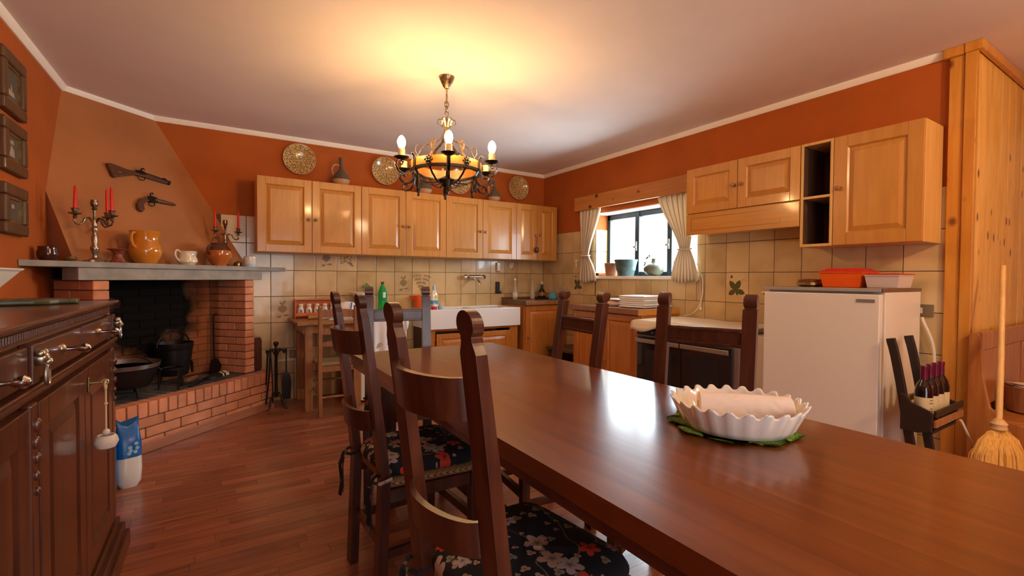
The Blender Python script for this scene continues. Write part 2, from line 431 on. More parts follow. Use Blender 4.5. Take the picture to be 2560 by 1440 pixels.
    mx = nd(nt, 'ShaderNodeMix', data_type='RGBA'); nt.links.new(vr.outputs[0], mx.inputs[0]); nt.links.new(last, mx.inputs[6]); mx.inputs[7].default_value = (0.16, 0.14, 0.07, 1)
    last = mx.outputs[2]
    for args in ((24, 3.3, 0.30, 3, [(0, (0.30, 0.27, 0.16)), (0.5, (0.45, 0.33, 0.22)), (0.8, (0.20, 0.22, 0.18))], 0.65),
                 (12, 11.1, 0.36, 5, [(0, (0.52, 0.40, 0.30)), (0.35, (0.50, 0.16, 0.14)), (0.55, (0.48, 0.44, 0.42)), (0.8, (0.62, 0.06, 0.03))], 0.55)):
        mk, c = flowers(*args)
        mx = nd(nt, 'ShaderNodeMix', data_type='RGBA'); nt.links.new(mk, mx.inputs[0]); nt.links.new(last, mx.inputs[6]); nt.links.new(c, mx.inputs[7])
        last = mx.outputs[2]
    nt.links.new(last, b.inputs['Base Color'])
    MATS['floral'] = m
special_mats()

# ------------------------------------------------------------------ mesh helpers
class MB:
    def __init__(s):
        s.v = []; s.f = []; s.m = Matrix.Identity(4)
    def add(s, vs, fs):
        o = len(s.v)
        s.v += [tuple(s.m @ Vector(p)) for p in vs]
        s.f += [tuple(i+o for i in f) for f in fs]
        return s
    def box(s, x0, x1, y0, y1, z0, z1):
        if x0 > x1: x0, x1 = x1, x0
        if y0 > y1: y0, y1 = y1, y0
        if z0 > z1: z0, z1 = z1, z0
        return s.add([(x0,y0,z0),(x1,y0,z0),(x1,y1,z0),(x0,y1,z0),(x0,y0,z1),(x1,y0,z1),(x1,y1,z1),(x0,y1,z1)],
                     [(0,3,2,1),(4,5,6,7),(0,1,5,4),(1,2,6,5),(2,3,7,6),(3,0,4,7)])
    def loft(s, rings, closed=True, caps=True):
        n = len(rings[0]); vs = [p for r in rings for p in r]; fs = []
        for i in range(len(rings)-1):
            for j in range(n if closed else n-1):
                k = (j+1) % n
                fs.append((i*n+j, i*n+k, (i+1)*n+k, (i+1)*n+j))
        if caps:
            fs.append(tuple(range(n-1, -1, -1)))
            fs.append(tuple((len(rings)-1)*n+j for j in range(n)))
        return s.add(vs, fs)
    def lathe(s, prof, c=(0, 0, 0), n=24, sx=1.0, sy=1.0, caps=True):
        rings = []
        for r, z in prof:
            rings.append([(c[0]+max(r, 1e-4)*sx*math.cos(2*PI*j/n), c[1]+max(r, 1e-4)*sy*math.sin(2*PI*j/n), c[2]+z) for j in range(n)])
        return s.loft(rings, caps=caps)
    def tube(s, path, r, n=8, closed=False):
        P = [Vector(p) for p in path]; rings = []
        up = None
        for i, p in enumerate(P):
            if closed:
                t = (P[(i+1) % len(P)]-P[i-1]).normalized()
            else:
                t = (P[min(i+1, len(P)-1)]-P[max(i-1, 0)]).normalized()
            if up is None:
                up = t.orthogonal().normalized()
            a = (up-t*up.dot(t))
            a = a.normalized() if a.length > 1e-6 else t.orthogonal().normalized()
            up = a
            b = t.cross(a)
            rr = r[i] if isinstance(r, (list, tuple)) else r
            rings.append([tuple(p+a*rr*math.cos(2*PI*j/n)+b*rr*math.sin(2*PI*j/n)) for j in range(n)])
        if closed:
            rings.append(rings[0])
            return s.loft(rings, caps=False)
        return s.loft(rings)
    def cyl(s, p0, p1, r0, r1=None, n=16):
        return s.tube([p0, p1], [r0, r0 if r1 is None else r1], n)
    def prism(s, pts, z0, z1):
        n = len(pts)
        return s.add([(x, y, z0) for x, y in pts]+[(x, y, z1) for x, y in pts],
                     [tuple(range(n-1, -1, -1)), tuple(range(n, 2*n))]+[(i, (i+1) % n, n+(i+1) % n, n+i) for i in range(n)])
    def ribbon(s, path, w, t, wdir):
        # flat iron band along path, width w along wdir
        P = [Vector(p) for p in path]; W = Vector(wdir).normalized()*w/2; rings = []
        for i, p in enumerate(P):
            tg = (P[min(i+1, len(P)-1)]-P[max(i-1, 0)]).normalized()
            nn = tg.cross(W).normalized()*t/2
            rings.append([tuple(p+W+nn), tuple(p-W+nn), tuple(p-W-nn), tuple(p+W-nn)])
        return s.loft(rings)
    def sphere(s, c, r, n=16, sz=1.0):
        k = 10
        return s.lathe([(r*math.sin(PI*i/k), -r*sz*math.cos(PI*i/k)) for i in range(k+1)], c, n)
    def mesh(s, name):
        me = bpy.data.meshes.new(name)
        me.from_pydata(s.v, [], s.f)
        me.validate()
        bm = bmesh.new(); bm.from_mesh(me)
        bmesh.ops.recalc_face_normals(bm, faces=bm.faces)
        bm.to_mesh(me); bm.free()
        return me
def xz(mb, fn):
    fn(mb); return mb
def part(name, mb, m, parent=None, smooth=False, bevel=0.0, seg=2, loc=None, rot=None, label=None):
    me = mb.mesh(name) if isinstance(mb, MB) else mb
    if isinstance(m, str):
        m = MATS[m]
    if not me.materials:
        me.materials.append(m)
    if smooth:
        me.shade_smooth()
        if smooth != 'all':
            me.set_sharp_from_angle(angle=math.radians(38))
    o = bpy.data.objects.new(name, me)
    COL.objects.link(o)
    if parent: o.parent = parent
    if loc is not None: o.location = loc
    if rot is not None: o.rotation_euler = rot
    if label: o['label'] = label
    if bevel:
        b = o.modifiers.new('bevel', 'BEVEL'); b.width = bevel; b.segments = seg; b.limit_method = 'ANGLE'
        b.angle_limit = math.radians(40)
    return o
def tag(o, label, cat, group=None):
    o['label'] = label; o['category'] = cat
    if group: o['group'] = group
    return o
def thing(name, label, cat, loc=(0, 0, 0), rz=0, group=None):
    o = bpy.data.objects.new(name, None)
    o.empty_display_size = 0.1
    COL.objects.link(o)
    o.location = loc; o.rotation_euler = (0, 0, rz)
    return tag(o, label, cat, group)
def struct(name, mb, m, **kw):
    o = part(name, mb, m, **kw); o['kind'] = 'structure'; return o
def sroot(name, loc=(0, 0, 0), rz=0):
    o = bpy.data.objects.new(name, None); COL.objects.link(o); o.location = loc; o.rotation_euler = (0, 0, rz); o['kind'] = 'structure'; return o
def kids(o):
    return [c for c in bpy.data.objects if c.parent == o]
def copy_tree(o, parent=None, label=None, loc=None, rz=None):
    c = o.copy(); COL.objects.link(c); c.parent = parent
    for ch in kids(o):
        copy_tree(ch, c)
    if label: c['label'] = label
    if loc is not None: c.location = loc
    if rz is not None: c.rotation_euler = (0, 0, rz)
    return c
def inst(name, me, parent, loc=(0, 0, 0), rot=None):
    o = bpy.data.objects.new(name, me); COL.objects.link(o); o.parent = parent; o.location = loc
    if rot is not None: o.rotation_euler = rot
    return o
def arc(cx, cy, r, a0, a1, n):
    return [(cx+r*math.cos(a0+(a1-a0)*i/n), cy+r*math.sin(a0+(a1-a0)*i/n)) for i in range(n+1)]
def bez(p0, p1, p2, p3, n=14):
    out = []
    for i in range(n+1):
        t = i/n; u = 1-t
        out.append(tuple(u**3*a+3*u*u*t*b+3*u*t*t*c+t**3*d for a, b, c, d in zip(p0, p1, p2, p3)))
    return out

# ================================================================== THE ROOM
HC = 2.535            # ceiling height
XL = -4.556           # left wall
def build_room():
    # floor: slab with separate parquet planks
    fl = struct('floor', MB().box(XL-0.2, 2.8, -6.8, 0.2, -0.12, -0.012), 'mortar')
    PW, PL = 0.07, 0.44
    pm = MB().box(-PL/2+0.0006, PL/2-0.0006, -PW/2+0.0005, PW/2-0.0005, -0.012, 0.0).mesh('plank')
    pm.materials.append(MATS['plank'])
    rest = MB(); n = 0
    rr = random.Random(3)
    ny = int(6.6/PW)
    for j in range(ny):
        y = -PW/2-PW*j
        x = XL-rr.random()*PL
        while x < 2.6:
            xc = x+PL/2
            if -4.45 < xc < -2.75 and -3.95 < y < -0.25 and n < 290:
                inst('plank', pm, fl, (xc, y, 0)); n += 1
            elif xc-PL/2 > XL-0.3:
                x0, x1 = max(XL, x), min(2.6, x+PL)
                if x1 > x0+0.01:
                    rest.box(x0+0.0006, x1-0.0006, y-PW/2+0.0005, y+PW/2-0.0005, -0.012, 0)
            x += PL
    o = part('plank_field', rest, 'plank', fl); o['kind'] = 'stuff'
    struct('ceiling', MB().box(XL-0.2, 2.8, -6.8, 0.2, HC, HC+0.15), 'plaster')
    wb = struct('wall_back', MB().box(XL-0.2, 0.4, 0.0, 0.2, 0, HC), 'paint_orange')
    struct('wall_left', MB().box(XL-0.2, XL, -6.8, 0.0, 0, HC), 'paint_orange')
    # right wall with the window opening
    Y0, Y1, Z0, Z1 = -2.33, -1.0, 1.19, 1.925
    m = MB().box(0, 0.24, Y1, 0.0, 0, HC).box(0, 0.24, -4.115, Y0, 0, HC).box(0, 0.24, Y0, Y1, 0, Z0).box(0, 0.24, Y0, Y1, Z1, HC)
    wr = struct('wall_right', m, 'paint_orange')
    # soffit plaster of the window recess
    part('recess_soffit', MB().box(0.002, 0.178, Y0, Y1, Z1-0.012, Z1+0.001), 'moulding', wr)
    # the pine-clad return of the right wall into the alcove
    wp = struct('wall_pine', MB().box(0.24, 2.8, -4.095, -3.9, 0, HC), 'pine_trim')
    bm_ = MB().box(0.002, 0.145, -0.014, 0.004, 0.0, HC-0.004).box(0.147, 0.161, -0.006, 0.004, 0.0, HC-0.004).mesh('board')
    bm_.materials.append(MATS['pine'])
    for i in range(16):
        inst('board', bm_, wp, (0.0+0.163*i, -4.119, 0))
    # pine corner boards beside the right wall, and their cornice
    t = struct('trim_1', MB().box(-0.028, 0.0, -4.083, -4.016, 0, HC-0.055), 'pine_trim', bevel=0.004)
    t2 = part('corner_board', MB().box(-0.040, 0.0, -4.137, -4.085, 0, HC-0.002), 'pine_trim', t, bevel=0.004)
    struct('trim_2', MB().box(-0.05, 0.0, -4.084, -3.99, HC-0.055, HC-0.001).box(0.0, 2.7, -4.165, -4.137, HC-0.055, HC-0.001).box(-0.055, 0.0, -4.165, -4.084, HC-0.055, HC-0.001), 'pine_trim', bevel=0.006)
    # rear of the room: glazed garden doors and the alcove door (outside the picture)
    struct('wall_rear', MB().box(XL-0.2, -3.9, -6.8, -6.6, 0, HC).box(-2.1, 2.8, -6.8, -6.6, 0, HC).box(-3.9, -2.1, -6.8, -6.6, 2.1, HC).box(-3.9, -2.1, -6.8, -6.6, 0, 0.25), 'paint_orange')
    f = MB()
    for x in (-3.9, -3.03, -2.17):
        f.box(x, x+0.07, -6.72, -6.66, 0.25, 2.1)
    f.box(-3.9, -2.1, -6.72, -6.66, 0.25, 0.32).box(-3.9, -2.1, -6.72, -6.66, 2.03, 2.1)
    struct('window_2', f, 'frame_dark')
    struct('wall_alcove', MB().box(2.6, 2.8, -6.8, -3.9, 0, HC), 'plaster')
    # white crown moulding
    h = 0.040
    def crown(name, p, q, nin):
        p, q, nin = Vector(p), Vector(q), Vector(nin)
        prof = [(0, -h), (0.008, -h), (0.016, -0.030), (0.026, -0.012), (0.030, 0), (0, 0)]
        mb = MB(); mb.loft([[(c.x+nin.x*a, c.y+nin.y*a, HC+b-0.0005) for a, b in prof] for c in (p, q)])
        struct(name, mb, 'moulding')
    crown('trim_3', (-4.08, 0), (0, 0), (0, -1))
    crown('trim_4', (0, 0), (0, -3.99), (-1, 0))
    crown('trim_5', (XL, -6.6), (XL, -0.43), (1, 0))
    a = math.radians(42.5)
    crown('trim_6', (XL+0.004, -0.43), (-4.07, 0.01), (math.sin(a), -math.cos(a)))

    # ---- tiles
    part('grout_bed', MB().box(-3.72, -0.001, -0.002, 0.05, 0, 1.748), 'grout', wb)
    gm = MB().box(-0.002, 0.05, -1.0, -0.001, 0, 1.748).box(-0.002, 0.05, -4.015, -2.33, 0, 1.748).box(-0.002, 0.05, -2.33, -1.0, 0, 1.188)
    part('grout_bed', gm, 'grout', wr)
    g = 0.0022
    def tmesh(wd, ht):
        e = 0.0022
        mb = MB()
        a, b = wd/2-g, ht/2-g
        r0 = [(-a, 0.0, -b), (a, 0.0, -b), (a, 0.0, b), (-a, 0.0, b)]
        r1 = [(-a, -0.0055, -b), (a, -0.0055, -b), (a, -0.0055, b), (-a, -0.0055, b)]
        r2 = [(-a+e, -0.0065, -b+e), (a-e, -0.0065, -b+e), (a-e, -0.0065, b-e), (-a+e, -0.0065, b-e)]
        mb.loft([r0, r1, r2])
        me = mb.mesh('tile'); me.materials.append(MATS['tile'])
        return me
    full = tmesh(0.2, 0.25)
    def leaf(mb, x, z, ang, l, wd, bend=0.0):
        pts = []; yy = -0.00675-0.00004*(len(mb.f) % 40)
        for i in range(7):
            t = i/6; ww = wd*math.sin(PI*t)**0.8
            pts.append((t*l, ww+bend*t*t))
        for i in range(5, 0, -1):
            t = i/6; ww = wd*math.sin(PI*t)**0.8
            pts.append((t*l, -ww+bend*t*t))
        c, s_ = math.cos(ang), math.sin(ang)
        mb.add([(x+px*c-pz*s_, yy, z+px*s_+pz*c) for px, pz in pts], [tuple(range(len(pts)))])
    def ring(mb, x, z, r, n=10):
        mb.add([(x+r*math.cos(2*PI*i/n), -0.00675-0.00004*(len(mb.f) % 40), z+r*math.sin(2*PI*i/n)) for i in range(n)], [tuple(range(n))])
    def stem(mb, pts, wd=0.0016):
        mb.ribbon([(x, -0.0067, z) for x, z in pts], wd*2, 0.0006, (1, 0, 0.3))
    fruit = MB()
    for a0 in (0.3, 1.0, 1.7, 2.4, 3.1): leaf(fruit, 0, 0.0, a0, 0.045, 0.016)
    for a0 in (3.6, 4.3, 5.0, 5.7): leaf(fruit, 0, -0.002, a0, 0.032, 0.014)
    leaf(fruit, 0.0, 0.04, 1.05, 0.055, 0.010); leaf(fruit, 0.0, 0.04, 2.2, 0.045, 0.009); leaf(fruit, -0.05, -0.075, 0.25, 0.045, 0.012); leaf(fruit, 0.0, -0.062, 0.12, 0.06, 0.010)
    stem(fruit, [(-0.05, -0.095), (-0.02, -0.07), (0.0, -0.03)])
    grape = MB()
    q = random.Random(5)
    for i in range(34):
        ring(grape, q.uniform(-0.06, 0.05)*1.0, q.uniform(-0.05, 0.06), 0.0075)
    leaf(grape, 0.01, -0.03, -0.7, 0.075, 0.012); leaf(grape, -0.03, 0.05, 2.3, 0.04, 0.014)
    herb = MB()
    for i, a0 in enumerate((0.7, 1.0, 1.3, 1.6, 1.9, 2.2)):
        x, z = 0.0, -0.08
        pts = [(0.055*math.cos(a0)*t*2.0+(0.02*t*t if i < 3 else -0.01*t*t), -0.08+0.16*t*(0.75+0.25*math.sin(a0))) for t in (0, 0.25, 0.5, 0.75, 1)]
        stem(herb, pts)
        for t in range(1, 5):
            for sg in (-1, 1):
                leaf(herb, pts[t][0], pts[t][1], a0+sg*0.7, 0.022, 0.006)
    violet = MB()
    for a0, l, wd in ((1.15, 0.09, 0.024), (2.2, 0.095, 0.024), (3.7, 0.075, 0.022), (-0.35, 0.085, 0.022), (-1.2, 0.05, 0.010)):
        leaf(violet, -0.01, -0.02, a0, l, wd)
    stem(violet, [(-0.07, -0.06), (-0.01, -0.02), (0.03, 0.03), (0.055, 0.07), (0.08, 0.055)]); leaf(violet, -0.05, 0.075, 1.4, 0.03, 0.010)
    motifs = {}
    for nm, mb, mt in (('fruit', fruit, 'print_brown'), ('grape', grape, 'print_brown'), ('herb', herb, 'print_brown'), ('violet', violet, 'print_green')):
        me = mb.mesh('flower_print'); me.materials.append(MATS[mt]); motifs[nm] = me
    deco = {(13, 5): 'fruit', (12, 5): 'grape', (9, 4): 'fruit', (8, 4): 'herb', (15, 3): 'fruit'}
    for k in range(18):
        for r_ in range(7):
            t = inst('tile', full, wb, (-0.1-0.2*k, 0, -0.002+0.25*r_+0.125))
            if (k, r_) in deco:
                inst('flower_print', motifs[deco[(k, r_)]], t)
    deco = {(13, 4): 'violet', (3, 4): 'violet'}
    cache = {}
    RZ = (0, 0, -PI/2)
    for j in range(20):
        for r_ in range(7):
            ya, yb = -0.014-0.2*j, -0.014-0.2*(j+1)
            za, zb = -0.002+0.25*r_, -0.002+0.25*(r_+1)
            rects = [(yb, ya, za, zb)]
            if yb < Y1 and ya > Y0 and zb > Z0:
                rects = []
                if ya > Y1 and yb < Y1: rects.append((Y1, ya, max(za, Z0) if za > Z0 else za, zb))
                if yb < Y0 and ya > Y0: rects.append((yb, Y0, za, zb))
                if za < Z0:
                    lo, hi = max(yb, Y0), min(ya, Y1)
                    rects.append((lo, hi, za, Z0))
            for (a, b, c, d) in rects:
                if b-a < 0.02 or d-c < 0.02: continue
                key = (round(b-a, 3), round(d-c, 3))
                if key not in cache: cache[key] = full if key == (0.2, 0.25) else tmesh(b-a, d-c)
                t = inst('tile', cache[key], wr, (0, (a+b)/2, (c+d)/2), RZ)
                if (j, r_) in deco: inst('flower_print', motifs[deco[(j, r_)]], t)
    for r_ in (5, 6):   # tiles on the window reveal
        for wdt, xc in ((0.10, 0.05), (0.08, 0.14)):
            key = (wdt, 0.25)
            if key not in cache: cache[key] = tmesh(*key)
            inst('tile', cache[key], wr, (xc, Y1, -0.002+0.25*r_+0.125))
    # ---- window: dark metal frame, three lights, stone sill
    win = sroot('window_1', (0.18, Y1, Z0))
    L = Y1-Y0
    fr = MB().box(0, 0.05, -L, 0, 0.02, 0.075).box(0, 0.05, -L, 0, 0.665, 0.735).box(0, 0.05, -0.045, 0, 0.02, 0.735).box(0, 0.05, -L, -L+0.045, 0.02, 0.735)
    part('window_frame', fr, 'frame_dark', win, bevel=0.003)
    for k, yy in enumerate((-0.46, -0.885)):
        mu = part('mullion', MB().box(-0.012, 0.05, yy-0.028, yy+0.028, 0.03, 0.72), 'frame_dark', win, bevel=0.003)
        part('latch', MB().box(-0.03, -0.012, yy-0.008, yy+0.008, 0.30, 0.40).box(-0.04, -0.028, yy-0.008, yy+0.03, 0.33, 0.35), 'grey_plastic', mu, bevel=0.002)
    for a, b in ((-0.435, -0.045), (-0.86, -0.485), (-L+0.045, -0.91)):
        part('pane', MB().box(0.020, 0.026, a, b, 0.07, 0.67), 'pane_glass', win)
    part('sill', MB().box(-0.215, 0.0, -L-0.03, 0.02, -0.004, 0.028), 'moulding', win, bevel=0.004)
build_room()

# ================================================================== FIREPLACE
TH = math.radians(42.5)
_u = Vector((math.cos(TH), math.sin(TH), 0)); _n = Vector((math.sin(TH), -math.cos(TH), 0))
FO = _u*(-3.26) + _n*(-1.97)          # local origin: middle of the hearth front, on the floor
def FL(X, Y, Z):                      # fireplace-local to world
    return FO + _u*X - _n*Y + Vector((0, 0, Z))
def XWL(Y): return -1.114+0.9163*Y    # left wall and back wall in local x
def XWB(Y): return 1.110-1.0913*Y
def build_fireplace():
    root = thing('fireplace', 'corner brick fireplace with raised brick hearth and grey stone shelf', 'fireplace', tuple(FO), TH)
    zt = 0.335
    core = MB().prism([(XWL(0.012)+0.005, 0.012), (0.712, 0.012), (0.712, 0.348), (XWB(1.05)-0.01, 1.05), (XWL(1.05)+0.01, 1.05)], 0.001, zt-0.012)
    part('hearth_core', core, 'mortar', root)
    part('skirting', MB().box(XWL(0)+0.03, 0.715, -0.014, 0.008, 0.001, 0.068), 'skirting_wood', root, bevel=0.003)
    def brick(w_, d_, h_):
        me = MB().box(-w_/2, w_/2, -d_/2, d_/2, -h_/2, h_/2).mesh('brick')
        bm = bmesh.new(); bm.from_mesh(me)
        bmesh.ops.bevel(bm, geom=bm.edges[:], offset=0.004, segments=1, affect='EDGES')
        bm.to_mesh(me); bm.free()
        return me
    cache = {}
    jit = random.Random(11)
    def put(X0, X1, Y0, Y1, Z0, Z1, m='brick', j=0.0012):
        key = (round(X1-X0, 3), round(Y1-Y0, 3), round(Z1-Z0, 3), m)
        if key not in cache:
            me = brick(*key[:3]); me.materials.append(MATS[m]); cache[key] = me
        inst('brick', cache[key], root, ((X0+X1)/2, (Y0+Y1)/2+jit.uniform(-j, j), (Z0+Z1)/2))
    # soldier row on the hearth edge
    p = 0.0695; x = 0.715
    while x-p > -1.06:
        put(x-p+0.0035, x-0.0035, 0.0, 0.11, 0.238, zt)
        put(x-p+0.0035, x-0.0035, 0.116, 0.33, zt-0.03, zt, 'soot_brick')
        x -= p
    # stretcher courses
    for r_, (z0, z1) in enumerate(((0.168, 0.231), (0.098, 0.161), (0.028, 0.091))):
        x = 0.715-(0.13 if r_ % 2 else 0.0)
        if r_ % 2: put(0.592, 0.715, 0.0, 0.10, z0, z1)
        while x-0.25 > -1.07:
            put(x-0.25+0.004, x-0.004, 0.0, 0.10, z0, z1); x -= 0.25
    part('firebox_floor', MB().prism([(-0.64, 0.333), (0.62, 0.333), (0.52, 0.60), (-0.60, 0.60)], zt-0.03, zt-0.004), 'soot_brick', root)
    # piers and firebox, course by course
    N = 13; ch = (1.156-zt)/N
    part('pier_core', MB().box(0.548, 0.636, 0.14, 0.40, zt, 1.156), 'mortar', root)
    part('pier_core', MB().box(-0.630, -0.548, 0.14, 0.48, zt, 1.156), 'mortar', root)
    part('fireback_core', MB().box(-0.60, 0.54, 0.527, 0.57, zt, 1.30), 'firebox_brick', root)
    for i in range(N):
        z0, z1 = zt+ch*i+0.003, zt+ch*(i+1)-0.003
        a = 0.13+(0.20 if i % 2 else 0.11)
        put(0.542, 0.640, 0.130, a-0.003, z0, z1)
        put(0.542, 0.640, a+0.003, 0.425, z0, z1)
        put(0.542, 0.60, 0.430, 0.517, z0, z1, 'firebox_brick')
        put(-0.637, -0.542, 0.130, a-0.003, z0, z1)
        put(-0.637, -0.542, a+0.003, 0.48, z0, z1)
        x = 0.540-(0.12 if i % 2 else 0.0)
        if i % 2: put(0.423, 0.540, 0.517, 0.56, z0, z1, 'firebox_brick')
        while x > -0.53:
            x2 = max(x-0.245, -0.54)
            put(x2+0.003, x-0.003, 0.517, 0.56, z0, z1, 'firebox_brick'); x -= 0.245
    part('lintel', MB().box(-0.723, 0.718, 0.118, 0.26, 1.158, 1.2375), 'stone_grey', root, bevel=0.004)
    part('mantel_shelf', MB().prism([(XWL(0.10)+0.004, 0.10), (XWB(0.10)-0.004, 0.10), (-0.099, 1.095)], 1.238, 1.274), 'stone_grey', root, bevel=0.004)
    # flue throat above the opening
    part('flue_throat', MB().box(-0.60, 0.54, 0.26, 0.56, 1.16, 1.236), 'iron', root)
    # plastered hood
    def Yh(z): return 0.79-(HC-z)*0.375
    def P(X, Y, z): return tuple(FL(X, Y, z))
    zb = 1.2745; zm = 1.73; zT = HC-0.001
    v = [P(XWL(Yh(zT)), Yh(zT), zT), P(XWB(Yh(zT)), Yh(zT), zT), P(XWB(Yh(zb)), Yh(zb), zb), P(-0.62, Yh(zb), zb), P(XWL(Yh(zm)), Yh(zm), zm),
         P(-0.62, 0.539, zb), P(-0.099, 1.10, zb), P(-0.099, 1.10, zT), P(XWL(Yh(zm)), Yh(zm)+0.001, zm)]
    me = MB().add(v, [(0, 1, 2, 3, 4), (4, 3, 5), (3, 2, 6, 5), (0, 7, 1), (1, 7, 6, 2), (0, 4, 5, 6, 7)])
    struct('wall_chimney_hood', me, 'paint_hood')

    # ---- things in the firebox
    def cauldron(name, label, X, Y, r, h, z0, tilt=0.0, handle=True, spout=False, rim='iron'):
        t = thing(name, label, 'pot', tuple(FL(X, Y, zt)), TH)
        prof = [(0.001, z0), (r*0.72, z0), (r*0.80, z0+h*0.15), (r*0.93, z0+h*0.6), (r*0.97, z0+h*0.8)]
        b = part('pot_body', MB().lathe(prof+[(r*0.99, z0+h*0.8), (r*0.94, z0+h*0.8), (r*0.78, z0+h*0.2), (0.001, z0+h*0.12)], n=32), 'iron', t, smooth=True)
        part('rim', MB().lathe([(r*0.975, z0+h*0.80), (r*1.0, z0+h*0.82), (r*1.03, z0+h), (r*1.00, z0+h), (r*0.95, z0+h*0.80)], n=32), rim, t, smooth=True)
        for k in range(3):
            a = 2*PI*k/3+0.5
            part('leg', MB().tube([(r*0.62*math.cos(a), r*0.62*math.sin(a), z0+0.02), (r*0.72*math.cos(a), r*0.72*math.sin(a), 0.0)], [0.012, 0.007]), 'iron', t, smooth=True)
        if handle:
            part('bail_handle', MB().tube([(r*1.03*math.cos(a), 0.0, z0+h*0.9+r*0.9*math.sin(a)) for a in [PI*i/20 for i in range(21)]], 0.006), 'iron', t, smooth=True)
        return t
    cauldron('iron_pan', 'wide black iron pan with bright rim and legs on the hearth', -0.352, 0.30, 0.215, 0.165, 0.075, handle=False, rim='pot_rim')
    c2 = cauldron('iron_cauldron', 'large black hanging cauldron with tall handle at the firebox back', 0.085, 0.375, 0.130, 0.255, 0.07)
    part('handle_bracket', MB().tube([(0.125, 0, 0.20), (0.155, 0, 0.14), (0.16, 0, 0.06)], 0.01), 'iron', c2, smooth=True)
    # trivet: long-legged iron ring beside the pan
    tv = thing('iron_trivet', 'black iron trivet with long legs standing between pan and cauldron', 'trivet', tuple(FL(-0.06, 0.21, zt)), TH)
    part('ring', MB().tube([(0.075*math.cos(a), 0.075*math.sin(a), 0.155) for a in [2*PI*i/24 for i in range(24)]], 0.006, closed=True), 'iron', tv, smooth=True)
    for k in range(3):
        a = 2*PI*k/3+0.3
        part('leg', MB().tube([(0.075*math.cos(a), 0.075*math.sin(a), 0.155), (0.085*math.cos(a), 0.085*math.sin(a), 0.0)], 0.006), 'iron', tv, smooth=True)
    part('handle', MB().tube(bez((-0.075, 0, 0.155), (-0.12, 0, 0.18), (-0.13, 0.03, 0.25), (-0.22, 0.06, 0.28)), 0.006), 'iron', tv, smooth=True)
    # ash shovel leaning on the inner pier
    sh = thing('ash_shovel', 'long-handled iron ash shovel leaning on the inner brick pier', 'shovel', tuple(FL(0.475, 0.40, zt)), TH)
    part('shaft', MB().tube([(0, 0, 0.10), (0.02, 0.03, 0.50)], 0.007), 'iron', sh, smooth=True)
    part('hook', MB().tube([(0.02, 0.03, 0.49), (0.025, 0.02, 0.52), (0.045, 0.01, 0.52)], 0.006), 'iron', sh, smooth=True)
    part('blade', MB().loft([[(-0.045, -0.01, 0.0), (0.045, -0.01, 0.0), (0.045, 0.0, 0.0), (-0.045, 0, 0.0)], [(-0.055, -0.02, 0.06), (0.055, -0.02, 0.06), (0.055, -0.012, 0.06), (-0.055, -0.012, 0.06)], [(-0.035, -0.01, 0.115), (0.035, -0.01, 0.115), (0.035, 0.0, 0.115), (-0.035, 0, 0.115)], [(-0.01, -0.006, 0.135), (0.01, -0.006, 0.135), (0.01, 0, 0.135), (-0.01, 0, 0.135)]]), 'iron', sh, smooth=True)
    # striped oven glove and tongs on the hearth
    gl = thing('oven_glove', 'folded black and cream striped oven glove lying on the hearth', 'oven glove', tuple(FL(0.36, 0.26, zt)), TH+0.15)
    part('glove', MB().loft([[(x, yy*w_, zz) for yy, zz in ((-0.04, 0.001), (0.04, 0.001), (0.035, 0.02*k), (0, 0.034*k), (-0.035, 0.02*k))] for x, w_, k in ((-0.12, 0.7, 0.6), (-0.06, 1, 1), (0.02, 1, 1.1), (0.035, 1, 1.1))]), 'black_plastic', gl, smooth=True)
    part('cuff', MB().loft([[(x, yy*w_, zz) for yy, zz in ((-0.04, 0.001), (0.04, 0.001), (0.035, 0.02*k), (0, 0.034*k), (-0.035, 0.02*k))] for x, w_, k in ((0.036, 1.04, 1.15), (0.05, 1.04, 1.15))]+[]), 'cloth_cream', gl, smooth=True)
    part('tip', MB().loft([[(x, yy*w_, zz) for yy, zz in ((-0.04, 0.001), (0.04, 0.001), (0.035, 0.02*k), (0, 0.034*k), (-0.035, 0.02*k))] for x, w_, k in ((0.072, 1.04, 1.2), (0.11, 1.0, 1.1), (0.13, 0.6, 0.6))]), 'cloth_cream', gl, smooth=True)
    part('band', MB().loft([[(x, yy, zz) for yy, zz in ((-0.04, 0.001), (0.04, 0.001), (0.035, 0.022), (0, 0.036), (-0.035, 0.022))] for x in (0.0505, 0.0715)]), 'black_plastic', gl, smooth=True)
    tg = thing('fire_tongs', 'flat black iron fire tongs lying on the hearth floor', 'tongs', tuple(FL(0.14, 0.20, zt)), TH+0.2)
    for s_ in (-1, 1):
        part('arm', MB().tube(bez((-0.14, s_*0.035, 0.008), (-0.05, s_*0.05, 0.01), (0.05, s_*0.01, 0.01), (0.13, s_*0.012, 0.008)), 0.006), 'iron', tg, smooth=True)
    # firewood ends
    lg = thing('kindling_piece', 'small split piece of kindling lying behind the tongs', 'firewood', tuple(FL(0.20, 0.33, zt)), TH+0.4)
    part('stick', MB().loft([[(x, 0.018*math.cos(a)*k, 0.016+0.016*math.sin(a)*k) for a in (0.2, 1.4, 2.6, 3.9, 5.2)] for x, k in ((-0.09, 0.9), (0, 1), (0.08, 0.8))]), 'side_table_wood', lg)

    # ---- things on the mantel shelf (z of the shelf top)
    zs = 1.274
    def on(name, label, cat, X, Y, rz=0.0, group=None):
        return thing(name, label, cat, tuple(FL(X, Y, zs)), TH+rz, group)
    def handle(pts, r, m, p): return part('handle', MB().tube(pts, r, 8), m, p, smooth=True)
    t = on('glazed_mug', 'dark brown glazed round cup at the orange wall end of the shelf', 'cup', -0.815, 0.22)
